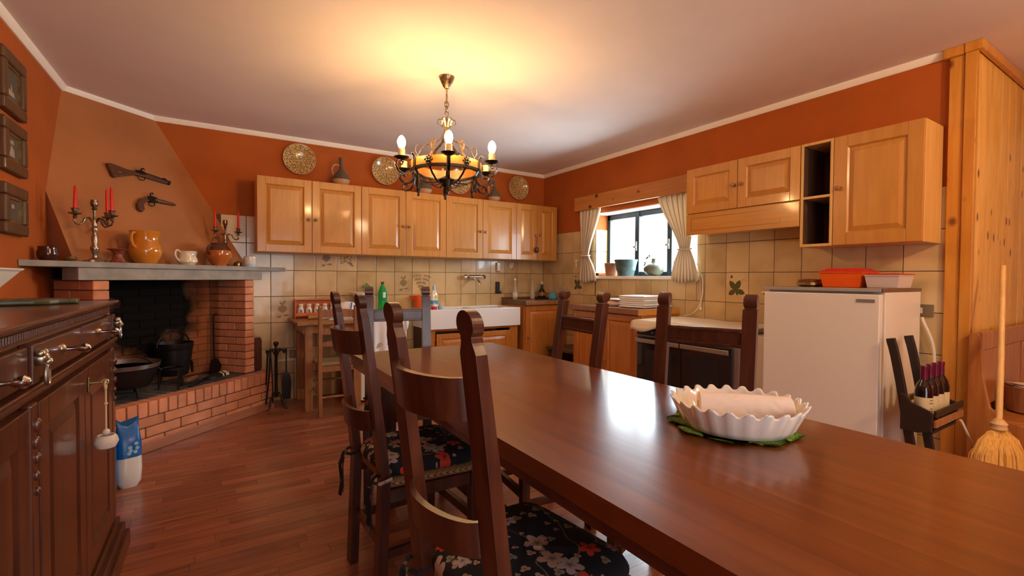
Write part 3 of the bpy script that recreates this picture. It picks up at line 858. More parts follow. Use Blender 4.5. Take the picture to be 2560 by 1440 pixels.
    part('cup_body', MB().lathe([(0.035, 0), (0.047, 0.02), (0.050, 0.045), (0.044, 0.07), (0.046, 0.085), (0.042, 0.085), (0.040, 0.07), (0.045, 0.045), (0.001, 0.012)], n=28), 'glaze_dark', t, smooth=True)
    t = on('brass_ashtray', 'small lidded brass dish beside the dark brown cup', 'dish', -0.70, 0.22)
    part('dish_body', MB().lathe([(0.022, 0), (0.026, 0.008), (0.034, 0.014), (0.028, 0.022), (0.024, 0.030), (0.016, 0.032), (0.001, 0.034)], n=24), 'brass', t, smooth=True)
    part('rim_balls', MB().lathe([(0.030, 0.012), (0.036, 0.015), (0.030, 0.018), (0.028, 0.015)], n=24), 'brass', t, smooth=True)
    t = on('porcelain_thimble', 'tiny white porcelain thimble beside the large candelabrum base', 'ornament', -0.625, 0.15)
    part('ornament_body', MB().lathe([(0.010, 0), (0.012, 0.004), (0.009, 0.010), (0.004, 0.013)], n=14), 'white_china', t, smooth=True)

    def candelabrum(label, X, Y, k, rz, candles):
        t = on('candelabrum', label, 'candelabrum', X, Y, rz)
        part('base', MB().lathe([(0.062*k, 0), (0.064*k, 0.006), (0.058*k, 0.012), (0.030*k, 0.018), (0.014*k, 0.03)], n=28), 'pewter', t, smooth=True)
        part('stem', MB().lathe([(0.014*k, 0.028), (0.011*k, 0.05), (0.016*k, 0.06), (0.024*k, 0.085), (0.024*k, 0.095), (0.014*k, 0.115), (0.016*k, 0.13), (0.017*k, 0.165), (0.012*k, 0.178), (0.010*k, 0.19), (0.018*k, 0.205), (0.018*k, 0.22), (0.012*k, 0.23), (0.015*k, 0.24), (0.012*k, 0.25), (0.014*k, 0.262), (0.010*k, 0.275)], n=20), 'pewter', t, smooth=True)
        part('finial', MB().lathe([(0.009*k, 0.275), (0.007*k, 0.30), (0.008*k, 0.335), (0.017*k, 0.345), (0.009*k, 0.35), (0.019*k, 0.365), (0.021*k, 0.385), (0.017*k, 0.398), (0.018*k, 0.402), (0.001, 0.402)], n=20), 'antique_metal', t, smooth=True)
        for a, h, tilt in candles:
            ca, sa = math.cos(a), math.sin(a)
            f = lambda r_, z_: (ca*r_*k, sa*r_*k, z_)
            arm = part('arm', MB().tube([f(*q) for q in ((0.01, 0.255), (0.03, 0.285), (0.055, 0.275), (0.065, 0.25), (0.085, 0.235), (0.105, 0.24), (0.115, 0.26), (0.105, 0.275))], 0.006*k), 'antique_metal', t, smooth=True)
            c = (ca*0.108*k, sa*0.108*k, 0)
            part('socket', MB().lathe([(0.008*k, 0.268), (0.012*k, 0.285), (0.006*k, 0.29), (0.032*k, 0.300), (0.034*k, 0.305), (0.012*k, 0.303), (0.014*k, 0.312), (0.018*k, 0.33), (0.022*k, 0.333), (0.015*k, 0.334)], c, n=20), 'antique_metal', arm, smooth=True)
            part('candle', MB().tube([(c[0], c[1], 0.325), (c[0]+tilt, c[1], 0.325+h-0.01), (c[0]+tilt, c[1], 0.325+h)], [0.0105*k, 0.0075*k, 0.003]), 'candle_red', arm, smooth=True)
        return t
    candelabrum('tall pewter candelabrum with three red candles between the small dish and terracotta vase', -0.565, 0.22, 1.0, 0.0, ((PI, 0.15, 0.003), (0.35, 0.165, -0.003), (-1.25, 0.16, -0.002)))
    candelabrum('pewter candelabrum with two red candles between the brown pot and white tin', 0.50, 0.30, 0.92, 0.0, ((PI, 0.145, 0.0), (-0.9, 0.155, 0.0)))
    t = on('waisted_vase', 'reddish waisted clay vase with flared rim beside the honey jug', 'vase', -0.425, 0.22)
    part('vase_body', MB().lathe([(0.045, 0), (0.050, 0.004), (0.036, 0.02), (0.027, 0.045), (0.027, 0.06), (0.040, 0.082), (0.062, 0.092), (0.060, 0.095), (0.036, 0.083), (0.022, 0.06), (0.001, 0.02)], n=28), 'copper_red', t, smooth=True)
    t = on('honey_jug', 'large honey-yellow glazed earthenware jug with side handle', 'jug', -0.235, 0.23)
    part('jug_body', MB().lathe([(0.062, 0), (0.068, 0.006), (0.092, 0.05), (0.101, 0.085), (0.097, 0.12), (0.085, 0.145), (0.080, 0.17), (0.086, 0.205), (0.094, 0.232), (0.088, 0.232), (0.076, 0.17), (0.090, 0.11), (0.001, 0.01)], n=36), 'glaze_honey', t, smooth=True)
    handle(bez((-0.085, -0.02, 0.215), (-0.14, -0.04, 0.23), (-0.13, -0.04, 0.12), (-0.092, -0.03, 0.115)), 0.010, 'glaze_honey', t)
    t = on('cream_creamer', 'cream china creamer with printed scene and loop handle', 'creamer', 0.045, 0.18)
    b = part('creamer_body', MB().lathe([(0.045, 0), (0.050, 0.006), (0.066, 0.022), (0.067, 0.04), (0.058, 0.062), (0.056, 0.095), (0.060, 0.105), (0.055, 0.105), (0.052, 0.062), (0.001, 0.01)], n=32), 'cream_china', t, smooth=True)
    part('spout', MB().loft([[(0.050, -0.016, 0.05), (0.050, 0.016, 0.05), (0.056, 0, 0.055)], [(0.072, -0.010, 0.09), (0.072, 0.010, 0.09), (0.080, 0, 0.08)], [(0.078, -0.006, 0.108), (0.078, 0.006, 0.108), (0.085, 0, 0.10)]]), 'cream_china', t, smooth=True)
    handle(bez((-0.054, 0, 0.092), (-0.11, -0.01, 0.15), (-0.13, -0.01, 0.05), (-0.062, 0, 0.03)), 0.007, 'cream_china', t)
    pm = MB()
    q = random.Random(2)
    for i in range(16):
        a = -PI/2+q.uniform(-0.6, 0.6); z_ = q.uniform(0.048, 0.09); r_ = 0.0592
        da = q.uniform(0.03, 0.12); dz = q.uniform(0.002, 0.006)
        pm.add([(r_*math.cos(a+e), r_*math.sin(a+e), z_+f) for e, f in ((0, 0), (da, 0.001), (da, dz), (0, dz))], [(0, 1, 2, 3)])
    part('printed_scene', pm, 'china_print', b)
    t = on('two_tone_pot', 'rust and dark brown glazed round pot with curled handle', 'pot', 0.335, 0.19)
    part('pot_body', MB().lathe([(0.052, 0), (0.054, 0.012), (0.072, 0.035), (0.096, 0.075), (0.099, 0.10), (0.093, 0.128), (0.001, 0.126)], n=36), 'glaze_rust', t, smooth=True)
    part('pot_shoulder', MB().lathe([(0.0935, 0.127), (0.085, 0.145), (0.066, 0.165), (0.060, 0.175), (0.063, 0.188), (0.056, 0.188), (0.05, 0.16), (0.001, 0.13)], n=36), 'glaze_brown', t, smooth=True)
    handle(bez((-0.066, -0.01, 0.15), (-0.115, -0.02, 0.19), (-0.135, -0.02, 0.12), (-0.098, -0.01, 0.095)), 0.011, 'glaze_brown', t)
    t = on('white_tin', 'small white tin with pale blue base at the tiled end of the shelf', 'tin', 0.622, 0.155)
    part('tin_body', MB().lathe([(0.048, 0), (0.050, 0.003), (0.050, 0.088), (0.046, 0.09), (0.001, 0.09)], n=28), 'white_china', t, smooth=True)
    part('blue_band', MB().lathe([(0.0508, 0.006), (0.0508, 0.024), (0.049, 0.024), (0.049, 0.006)], n=28), 'blue_pale', t, smooth=True)
    t = on('snuff_box', 'small dark metal box at the foot of the smaller candelabrum', 'box', 0.585, 0.25)
    part('box_body', MB().lathe([(0.034, 0), (0.036, 0.02), (0.030, 0.036), (0.001, 0.05)], n=20), 'antique_metal', t, smooth=True)

    # ---- two antique pistols on the hood (local frame lies on the sloping plaster)
    sl = math.atan(0.375)
    def hung(name, label, X, z):
        o = thing(name, label, 'gun')
        ny = Vector(_n)*math.cos(sl)+Vector((0, 0, 1))*math.sin(sl)     # outward normal of hood
        zx = Vector(_u); zz = ny.cross(zx)*-1
        zz = zx.cross(-ny)
        R = Matrix((zx, -ny, zz)).transposed().to_4x4()
        R.translation = FL(X, Yh(z), z)+ny*0.016
        o.matrix_world = R
        return o
    def plate(mb_pts, t): return MB().add([(x, -t, z) for x, z in mb_pts]+[(x, t, z) for x, z in mb_pts],
        [tuple(range(len(mb_pts))), tuple(range(2*len(mb_pts)-1, len(mb_pts)-1, -1))]+[(i, i+len(mb_pts), (i+1) % len(mb_pts)+len(mb_pts), (i+1) % len(mb_pts)) for i in range(len(mb_pts))])
    t = hung('blunderbuss', 'short antique blunderbuss with wooden butt hung above the pistol', 0.0-0.02, 1.955)
    part('butt', plate([(-0.235, 0.048), (-0.20, 0.052), (-0.10, 0.030), (-0.06, 0.028), (-0.05, 0.0), (-0.08, -0.012), (-0.15, -0.035), (-0.205, -0.058), (-0.22, -0.05)], 0.014), 'gun_wood', t, bevel=0.005)
    part('butt_plate', plate([(-0.185, -0.012), (-0.165, -0.006), (-0.150, -0.010), (-0.165, -0.018)], 0.0155), 'pewter', t)
    part('fore_stock', plate([(-0.062, 0.03), (0.03, 0.028), (0.20, -0.008), (0.20, -0.024), (0.10, -0.012), (0.0, -0.002), (-0.055, 0.0)], 0.012), 'gun_wood', t, bevel=0.004)
    part('barrel', MB().tube([(-0.03, 0, 0.034), (0.10, 0, 0.020), (0.19, 0, 0.0), (0.225, 0, -0.010)], [0.012, 0.011, 0.013, 0.019], 12), 'iron', t, smooth=True)
    part('lock', plate([(-0.04, 0.02), (-0.03, 0.040), (0.005, 0.045), (0.03, 0.036), (0.04, 0.018), (0.0, 0.008)], 0.016), 'iron', t, bevel=0.002)
    part('hammer', MB().tube([(0.0, -0.016, 0.036), (0.008, -0.018, 0.058), (0.024, -0.018, 0.062), (0.028, -0.018, 0.052)], 0.005), 'iron', t, smooth=True)
    part('sight', MB().box(0.175, 0.205, -0.004, 0.004, 0.008, 0.024), 'iron', t)
    part('trigger_guard', MB().tube([(-0.03, 0, -0.002), (-0.02, 0, -0.030), (0.0, 0, -0.036), (0.02, 0, -0.028), (0.028, 0, -0.002)], 0.003), 'iron', t, smooth=True)
    t = hung('flintlock_pistol', 'small antique pistol with curved wooden grip below the blunderbuss', 0.03, 1.765)
    part('grip', plate([(-0.155, -0.085), (-0.15, -0.045), (-0.115, 0.0), (-0.07, 0.022), (-0.03, 0.026), (-0.03, 0.0), (-0.07, -0.012), (-0.10, -0.045), (-0.105, -0.09), (-0.13, -0.10)], 0.013), 'gun_wood', t, bevel=0.005)
    part('butt_cap', MB().sphere((-0.13, 0, -0.088), 0.019, 14), 'gun_wood', t, smooth=True)
    part('lock', plate([(-0.06, 0.0), (-0.055, 0.030), (-0.02, 0.038), (0.02, 0.030), (0.02, -0.006), (-0.03, -0.012)], 0.015), 'iron', t, bevel=0.002)
    part('barrel', MB().tube([(0.0, 0, 0.012), (0.09, 0, 0.006), (0.15, 0, 0.0), (0.17, 0, -0.004)], [0.018, 0.015, 0.012, 0.005], 12), 'gun_wood', t, smooth=True)
    part('hammer', MB().tube([(-0.03, -0.016, 0.03), (-0.034, -0.018, 0.05), (-0.016, -0.018, 0.062), (-0.008, -0.018, 0.05)], 0.005), 'iron', t, smooth=True)
    part('trigger_guard', MB().tube([(-0.055, 0, -0.01), (-0.05, 0, -0.036), (-0.03, 0, -0.045), (-0.01, 0, -0.036), (-0.005, 0, -0.008)], 0.0035), 'iron', t, smooth=True)
build_fireplace()

# ================================================================== KITCHEN UNITS
def door(p, x0, x1, z0, z1, y, m='cab_wood', mh='cab_wood_h', knob=None, st=0.066, kn='knob_wood', name='door'):
    g = 0.002
    a, b, c, d = x0+g, x1-g, z0+g, z1-g
    t = 0.020
    f = MB().box(a, a+st, y-t, y, c, d).box(b-st, b, y-t, y, c, d).box(a+st, b-st, y-t, y, c, c+st).box(a+st, b-st, y-t, y, d-st, d)
    D = part(name, f, m, p, bevel=0.0025)
    i0, i1, k0, k1 = a+st, b-st, c+st, d-st
    # bead inside the frame
    e = 0.009
    bead = MB().loft([[(i0, y-t*0.95, k0), (i1, y-t*0.95, k0), (i1, y-t*0.95, k1), (i0, y-t*0.95, k1)],
                      [(i0+e, y-t*0.45, k0+e), (i1-e, y-t*0.45, k0+e), (i1-e, y-t*0.45, k1-e), (i0+e, y-t*0.45, k1-e)]], caps=False)
    part('bead', bead, m, D)
    r0, r1 = e*0.8, 0.036
    ring = lambda q, yy: [(i0+q, yy, k0+q), (i1-q, yy, k0+q), (i1-q, yy, k1-q), (i0+q, yy, k1-q)]
    pn = MB().loft([ring(0.001, y), ring(0.001, y-t*0.42), ring(r0, y-t*0.42), ring(r1, y-t*0.92), ring(r1+0.003, y-t*0.95)])
    part('panel', pn, m, D)
    if knob:
        kx, kz = knob
        part('knob', MB().lathe([(0.007, 0), (0.006, 0.008), (0.013, 0.014), (0.0155, 0.021), (0.012, 0.028), (0.001, 0.031)], n=18), kn, D, smooth=True, loc=(kx, y-t, kz), rot=(PI/2, 0, 0))
    return D

def wall_cab(label, x0, x1, kz):
    t = thing('wall_cabinet', label, 'cabinet', (x0, -0.001, 1.406), 0, 'honey oak wall cabinets on the back wall')
    W = x1-x0
    part('carcass', MB().box(0.001, W-0.001, -0.329, -0.001, 0, 0.666), 'cab_side', t, bevel=0.002)
    door(t, 0, W/2, 0, 0.666, -0.330, knob=(W/2-0.030, kz))
    door(t, W/2, W, 0, 0.666, -0.330, knob=(W/2+0.030, kz))
    return t
wall_cab('oak wall cabinet pair of doors nearest the fireplace', -3.336, -2.441, 0.305)
wall_cab('oak wall cabinet under the middle plate, second from the fireplace', -2.441, -1.547, 0.300)
wall_cab('oak wall cabinet above the tap, third from the fireplace', -1.547, -0.648, 0.300)
wall_cab('narrow oak wall cabinet in the corner with a wooden spoon on its knob', -0.648, -0.048, 0.300)
# wooden ladle hung on a knob
t = thing('wooden_ladle', 'dark wooden ladle hanging from a cabinet knob near the corner', 'ladle', (-0.372, -0.375, 1.53))
part('ladle_bowl', MB().sphere((0, 0, 0.0), 0.030, 16, 1.25), 'gun_wood', t, smooth=True)
part('stick', MB().tube([(0, 0, 0.03), (0.003, -0.004, 0.16)], 0.006), 'gun_wood', t, smooth=True)

# right wall: extractor cabinet, open shelf, large cabinet.  local x runs along the wall towards the camera
RR = -PI/2
t = thing('extractor_cabinet', 'oak extractor hood cabinet with two small doors beside the window', 'cabinet', (-0.001, -2.434, 1.553), RR)
W = 0.905
part('carcass', MB().box(0.001, W-0.001, -0.279, -0.008, 0.02, 0.548), 'cab_side', t, bevel=0.002)
door(t, 0, W/2, 0.178, 0.548, -0.280, knob=(W/2-0.028, 0.355))
door(t, W/2, W, 0.178, 0.548, -0.280, knob=(W/2+0.028, 0.355))
hf = part('hood_front', MB().box(0.002, W-0.002, -0.300, -0.270, 0.0, 0.172), 'cab_wood_h', t, bevel=0.003)
g_ = MB()
for a, b, c, d in ((0.05, 0.054, 0.035, 0.14), (W-0.13, W-0.126, 0.035, 0.14), (0.05, W-0.126, 0.035, 0.039), (0.05, W-0.126, 0.136, 0.14)):
    g_.box(a, b, -0.3006, -0.299, c, d)
part('inlay_line', g_, 'knob_wood', hf)
part('filter', MB().box(0.03, W-0.03, -0.268, -0.02, 0.022, 0.03), 'steel', t)
t = thing('open_shelf_unit', 'narrow open shelf unit with dark inside beside the large cabinet', 'shelf', (-0.001, -3.341, 1.411), RR)
W = 0.197
part('frame', MB().box(0.001, 0.018, -0.300, -0.008, 0, 0.688).box(W-0.018, W-0.001, -0.300, -0.008, 0, 0.688).box(0.018, W-0.018, -0.300, -0.008, 0, 0.018).box(0.018, W-0.018, -0.300, -0.008, 0.670, 0.688), 'cab_side', t, bevel=0.0015)
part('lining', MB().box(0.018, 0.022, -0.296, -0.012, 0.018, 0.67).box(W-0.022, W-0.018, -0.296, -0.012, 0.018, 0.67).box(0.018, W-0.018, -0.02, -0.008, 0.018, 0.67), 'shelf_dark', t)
part('shelf_board', MB().box(0.018, W-0.018, -0.298, -0.012, 0.318, 0.334), 'cab_side', t)
t = thing('large_wall_cabinet', 'large single-door oak wall cabinet next to the pine corner', 'cabinet', (-0.001, -3.538, 1.411), RR)
W = 0.455
part('carcass', MB().box(0.001, W-0.001, -0.279, -0.008, 0, 0.69), 'cab_side', t, bevel=0.002)
door(t, 0, W, 0, 0.69, -0.280, knob=(0.030, 0.36), st=0.075)

# base units
t = thing('sink_cabinet', 'orange pine base cabinet with two doors under the white sink', 'cabinet', (-1.79, -0.008, 0.0))
W = 1.10
part('carcass', MB().box(0.004, 0.022, -0.43, 0.0, 0.08, 0.648).box(W-0.022, W-0.004, -0.43, 0.0, 0.08, 0.648).box(0.022, W-0.022, -0.43, 0.0, 0.08, 0.10), 'shelf_dark', t)
part('face_frame', MB().box(0.004, 0.075, -0.45, -0.43, 0.08, 0.648).box(W-0.11, W-0.004, -0.45, -0.43, 0.08, 0.648).box(0.075, W-0.11, -0.45, -0.43, 0.625, 0.648).box(0.075, W-0.11, -0.45, -0.43, 0.08, 0.10), 'cab_red', t, bevel=0.002)
part('plinth', MB().box(0.02, W-0.02, -0.40, -0.38, 0, 0.08), 'shelf_dark', t)
door(t, 0.08, 0.535, 0.10, 0.60, -0.452, 'cab_red', 'cab_red', (0.50, 0.42), st=0.055)
door(t, 0.535, 0.99, 0.10, 0.60, -0.452, 'cab_red', 'cab_red', (0.57, 0.42), st=0.055)
for hx in (0.077, 0.992):
    part('hinge', MB().box(hx-0.006, hx+0.006, -0.458, -0.45, 0.48, 0.53), 'black_plastic', t)

t = thing('ceramic_sink', 'long white ceramic sink with drainer and square basin', 'sink', (-1.80, -0.008, 0.65))
W = 1.115
sk = MB()
sk.box(0, W, -0.495, -0.455, 0, 0.207).box(0, W, -0.05, 0.0, 0, 0.207).box(0, 0.035, -0.455, -0.05, 0, 0.207).box(W-0.04, W, -0.455, -0.05, 0, 0.207).box(0.60, 0.63, -0.455, -0.05, 0.02, 0.195)
sk.box(0.035, 0.60, -0.455, -0.05, 0.10, 0.178).box(0.63, W-0.04, -0.455, -0.05, 0.0, 0.025)
part('sink_body', sk, 'sink_white', t, bevel=0.006, seg=3)
part('drain', MB().lathe([(0.03, 0.026), (0.03, 0.029), (0.001, 0.027)], (0.85, -0.25, 0), 20), 'chrome', t, smooth=True)
rb = MB()
for i in range(9):
    rb.box(0.08, 0.56, -0.43+0.045*i, -0.415+0.045*i, 0.178, 0.183)
part('drainer_ribs', rb, 'sink_white', t, bevel=0.002)

def base_cab(name, label, loc, rz, W, D, H, doors, knobs, overl=0.015, overr=0.015, tiled=False):
    t = thing(name, label, 'cabinet', loc, rz)
    part('carcass', MB().box(0.004, W-0.004, -D+0.04, -0.008, 0.08, H-0.05), 'cab_red', t, bevel=0.002)
    part('plinth', MB().box(0.02, W-0.02, -D+0.08, -D+0.06, 0, 0.08), 'shelf_dark', t)
    for (a, b), k in zip(doors, knobs):
        door(t, a, b, 0.10, H-0.055, -D+0.038, 'cab_red', 'cab_red', k, st=0.058)
    return t
cc = base_cab('corner_base_cabinet', 'orange pine base cabinet in the corner right of the sink', (-0.645, 0, 0), 0, 0.645, 0.54, 0.925, [(0.02, 0.56)], [(0.05, 0.5)])
wt = thing('corner_worktop', 'brown wood-edged worktop in the corner carrying glass bottles', 'worktop', (-0.645, 0, 0.8765))
part('slab', MB().box(-0.0, 0.636, -0.55, -0.008, 0.0, 0.05), 'worktop', wt, bevel=0.003)
part('front_lip', MB().box(0.0, 0.636, -0.560, -0.551, 0.004, 0.052), 'rush_chair_wood', wt, bevel=0.002)
part('back_ledge', MB().box(0.0, 0.636, -0.024, -0.008, 0.051, 0.075), 'worktop', wt)
base_cab('window_base_cabinet', 'orange pine base cabinet with two doors under the window', (0, -1.235, 0), RR, 0.91, 0.545, 0.92, [(0.02, 0.46), (0.46, 0.90)], [(0.43, 0.45), (0.50, 0.42)])
wt = thing('window_worktop', 'brown wood-edged worktop under the window carrying folded linen', 'worktop', (0, -1.232, 0.8715), RR)
part('slab', MB().box(-0.005, 0.915, -0.545, -0.008, 0.0, 0.05), 'worktop', wt, bevel=0.003)
part('front_lip', MB().box(-0.005, 0.915, -0.556, -0.546, 0.003, 0.052), 'rush_chair_wood', wt, bevel=0.002)
part('end_panel', MB().box(0.9155, 0.926, -0.556, -0.008, -0.002, 0.052), 'cab_wood_h', wt, bevel=0.002)
# dark floor shelf in the gap between the two base cabinets
t = thing('gap_shelf', 'small dark wooden shelf in the gap between corner and window cabinets', 'shelf', (-0.008, -0.66, 0.0), RR)
part('board', MB().box(0, 0.55, -0.42, 0, 0.38, 0.405), 'shelf_dark', t)
part('side', MB().box(0, 0.02, -0.40, -0.02, 0, 0.379), 'shelf_dark', t)
part('side', MB().box(0.53, 0.55, -0.40, -0.02, 0, 0.379), 'shelf_dark', t)

# cooker: twin black ovens with steel handles, cloth over the hob
t = thing('cooker', 'wide cooker with twin black glass ovens and steel handles', 'cooker', (-0.012, -2.168, 0.0), RR)
W = 0.915
part('body', MB().box(0, W, -0.55, 0, 0.06, 0.84), 'steel', t, bevel=0.004)
part('plinth', MB().box(0.02, W-0.02, -0.50, -0.04, 0, 0.06), 'black_plastic', t)
cp = part('control_panel', MB().box(0.004, W-0.06, -0.575, -0.551, 0.715, 0.835), 'black_plastic', t, bevel=0.004)
for i in range(6):
    part('control_knob', MB().lathe([(0.019, 0), (0.017, 0.016), (0.001, 0.018)], n=18), 'black_plastic', cp, smooth=True, loc=(0.10+0.14*i, -0.575, 0.775), rot=(PI/2, 0, 0))
    part('indicator', MB().lathe([(0.005, 0), (0.004, 0.003), (0.001, 0.003)], n=10), 'white_china', cp, loc=(0.03+0.14*i, -0.575, 0.745), rot=(PI/2, 0, 0))
for a, b in ((0.004, 0.455), (0.459, W-0.045)):
    od = part('oven_door', MB().box(a, b, -0.572, -0.551, 0.12, 0.705), 'oven_glass', t, bevel=0.004)
    part('oven_window', MB().box(a+0.09, b-0.09, -0.5735, -0.572, 0.20, 0.60), 'black_plastic', od)
    part('handle', MB().box(a+0.004, b-0.004, -0.605, -0.592, 0.655, 0.69).box(a+0.03, a+0.045, -0.593, -0.571, 0.66, 0.685).box(b-0.045, b-0.03, -0.593, -0.571, 0.66, 0.685), 'steel', od, bevel=0.004)
# cloth draped over the hob
cl = MB(); nx, ny = 46, 22
q = random.Random(4)
rings = []
for j in range(ny+1):
    row = []
    for i in range(nx+1):
        x = -0.018+0.973*i/nx; s_ = j/ny
        yy = -0.015-0.60*min(1, s_/0.86)
        z = 0.846+0.003*math.sin(9*x+5*s_)+0.002*math.sin(23*x)
        if s_ > 0.86:
            k = (s_-0.86)/0.14
            hang = 0.085 if x < 0.30 else 0.03+0.02*math.sin(5*x)
            z -= k*hang*(0.9+0.25*math.sin(17*x)); yy -= 0.012*math.sin(PI*k/2)+0.006*math.sin(21*x)*k
        if x < 0.0:
            z -= (0.0-x)*0.8; yy -= 0.01
        row.append((x, yy, z))
    rings.append(row)
cl.loft(rings, closed=False, caps=False)
co = part('hob_cloth', cl, 'cloth_cream', None, smooth='all', loc=(-0.012, -2.168, 0.0), rot=(0, 0, RR))
sm = co.modifiers.new('solid', 'SOLIDIFY'); sm.thickness = 0.003
tag(co, 'cream cloth draped over the top of the cooker', 'cloth')
# white filler panel by the cooker
t = thing('white_filler_unit', 'white upright filler unit standing between cooker and fridge', 'filler unit', (-0.015, -3.11, 0.0), RR)
part('board', MB().box(0, 0.14, -0.50, -0.01, 0.0, 0.80), 'white_enamel', t, bevel=0.002)

# fridge
t = thing('fridge', 'white free-standing fridge with dark worktop and side door seal', 'fridge', (-0.018, -3.275, 0.0), RR)
W = 0.64
part('body', MB().box(0.0, W, -0.53, -0.02, 0.02, 1.125), 'white_enamel', t, bevel=0.005)
part('door_seal', MB().box(0.012, W-0.012, -0.543, -0.531, 0.09, 1.11), 'grey_plastic', t)
fd = part('door', MB().box(0.004, W-0.006, -0.590, -0.544, 0.085, 1.113), 'white_enamel', t, bevel=0.005, seg=3)
bd = part('badge', MB().box(0.525, 0.612, -0.593, -0.590, 1.068, 1.086), 'logo_grey', fd)
part('worktop', MB().box(-0.004, W+0.002, -0.575, -0.015, 1.126, 1.146), 'worktop', t, bevel=0.003)
part('worktop_edge', MB().box(-0.004, W-0.004, -0.586, -0.576, 1.126, 1.146), 'grey_plastic', t, bevel=0.002)
part('hinge', MB().box(-0.022, 0.02, -0.575, -0.550, 1.09, 1.112), 'white_enamel', t, bevel=0.002)
part('hinge_screw', MB().lathe([(0.007, 0), (0.006, 0.004), (0.001, 0.005)], n=12), 'steel', t, loc=(-0.008, -0.575, 1.10), rot=(PI/2, 0, 0))
part('foot', MB().cyl((0.05, -0.45, 0), (0.05, -0.45, 0.02), 0.02), 'black_plastic', t)
part('foot', MB().cyl((W-0.05, -0.45, 0), (W-0.05, -0.45, 0.02), 0.02), 'black_plastic', t)
part('foot', MB().cyl((0.05, -0.08, 0), (0.05, -0.08, 0.02), 0.02), 'black_plastic', t)
part('foot', MB().cyl((W-0.05, -0.08, 0), (W-0.05, -0.08, 0.02), 0.02), 'black_plastic', t)

# things on the fridge
def tub(name, label, loc, w_, d_, h_, m, lidm, lid=True, handle=True, dome=0.0):
    t = thing(name, label, 'food box', loc, RR)
    k = 0.88
    out = [[(-w_/2*s_, -d_/2*s_, z), (w_/2*s_, -d_/2*s_, z), (w_/2*s_, d_/2*s_, z), (-w_/2*s_, d_/2*s_, z)] for s_, z in ((k, 0), (1, h_), (1.04, h_), (1.04, h_+0.006), (0.97, h_+0.006), (0.86, 0.006))]
    part('box', MB().loft(out), m, t, bevel=0.008, seg=3)
    if lid:
        o = [[(-w_/2*s_, -d_/2*s_, z), (w_/2*s_, -d_/2*s_, z), (w_/2*s_, d_/2*s_, z), (-w_/2*s_, d_/2*s_, z)] for s_, z in ((1.05, h_+0.0065), (1.06, h_+0.012), (0.98, h_+0.014), (0.7, h_+0.016+dome), (0.6, h_+0.016+dome))]
        part('lid', MB().loft(o), lidm, t, bevel=0.004)
    return t
tub('orange_food_box', 'bright orange plastic food box with red lid on the fridge', (-0.21, -3.60, 1.1465), 0.235, 0.24, 0.088, 'orange_plastic', 'red_plastic', dome=0.014)
tub('clear_food_box', 'frosted plastic food box with thin red lid on the fridge', (-0.23, -3.82, 1.1465), 0.17, 0.22, 0.07, 'tub_clear', 'red_plastic')
t = thing('brass_pan', 'small brass pan with red lid on the fridge beside the orange box', 'pan', (-0.262, -3.39, 1.1465))
part('pan_body', MB().lathe([(0.05, 0), (0.07, 0.01), (0.072, 0.028), (0.062, 0.036), (0.001, 0.035)], n=28), 'brass', t, smooth=True)
part('lid', MB().lathe([(0.064, 0.0365), (0.066, 0.042), (0.05, 0.05), (0.001, 0.052)], n=28), 'copper_red', t, smooth=True)
t = thing('red_dish', 'dark red shallow plastic dish behind the brass pan on the fridge', 'dish', (-0.118, -3.37, 1.1465))
part('dish_body', MB().lathe([(0.05, 0), (0.085, 0.035), (0.092, 0.05), (0.086, 0.05), (0.05, 0.01), (0.001, 0.008)], n=28), 'red_plastic', t, smooth=True)

# ================================================================== BACK WALL THINGS
def plate(label, x, z, r=0.148, tilt=0.0):
    t = thing('wall_plate', label, 'plate', (x, -0.002, z), 0, 'speckled plates hung on the orange wall')
    b = part('plate_body', MB().lathe([(0.06, 0.0), (0.085, 0.006), (r*0.95, 0.024), (r, 0.030), (r*0.97, 0.034), (0.10, 0.022), (0.09, 0.014), (0.001, 0.012)], n=40), 'speckle_glaze', t, smooth=True, rot=(PI/2+tilt, 0, 0))
    part('rim', MB().tube([(r*0.985*math.cos(a), r*0.985*math.sin(a), 0.031) for a in [2*PI*i/48 for i in range(48)]], 0.004, 6, closed=True), 'clay_pale', t, smooth=True, rot=(PI/2+tilt, 0, 0))
plate('speckled round plate on the orange wall nearest the chimney hood', -2.948, 2.328)
plate('speckled round plate above the second wall cabinet, left of chandelier', -2.105, 2.322)
plate('speckled round plate above the tap cabinet between two small jugs', -1.241, 2.312)
plate('speckled round plate on the orange wall nearest the corner', -0.414, 2.326)
def wine_jug(label, x, y, k, rz=0):
    t = thing('clay_flask', label, 'jug', (x, y, 2.0735), rz, 'clay flasks on the wall cabinets')
    part('flask_body', MB().lathe([(0.052*k, 0), (0.060*k, 0.01), (0.078*k, 0.045), (0.079*k, 0.062)], n=28), 'clay_pale', t, smooth=True)
    part('flask_shoulder', MB().lathe([(0.079*k, 0.0625), (0.070*k, 0.10), (0.040*k, 0.135), (0.020*k, 0.165), (0.016*k, 0.20), (0.019*k, 0.265*min(k, 1.05)), (0.022*k, 0.27*min(k, 1.05)), (0.001, 0.26)], n=28), 'earthenware_dark', t, smooth=True)
    part('handle', MB().tube(bez((-0.018*k, 0, 0.20), (-0.085*k, 0, 0.23), (-0.095*k, 0, 0.15), (-0.068*k, 0, 0.10)), 0.007), 'clay_pale', t, smooth=True)
wine_jug('tall-necked clay flask between the first two speckled plates', -2.598, -0.20, 1.03)
wine_jug('clay flask on the cabinets partly behind the chandelier basket', -1.735, -0.20, 1.0)
wine_jug('clay flask on the cabinets left of the corner plate', -0.868, -0.20, 0.92)

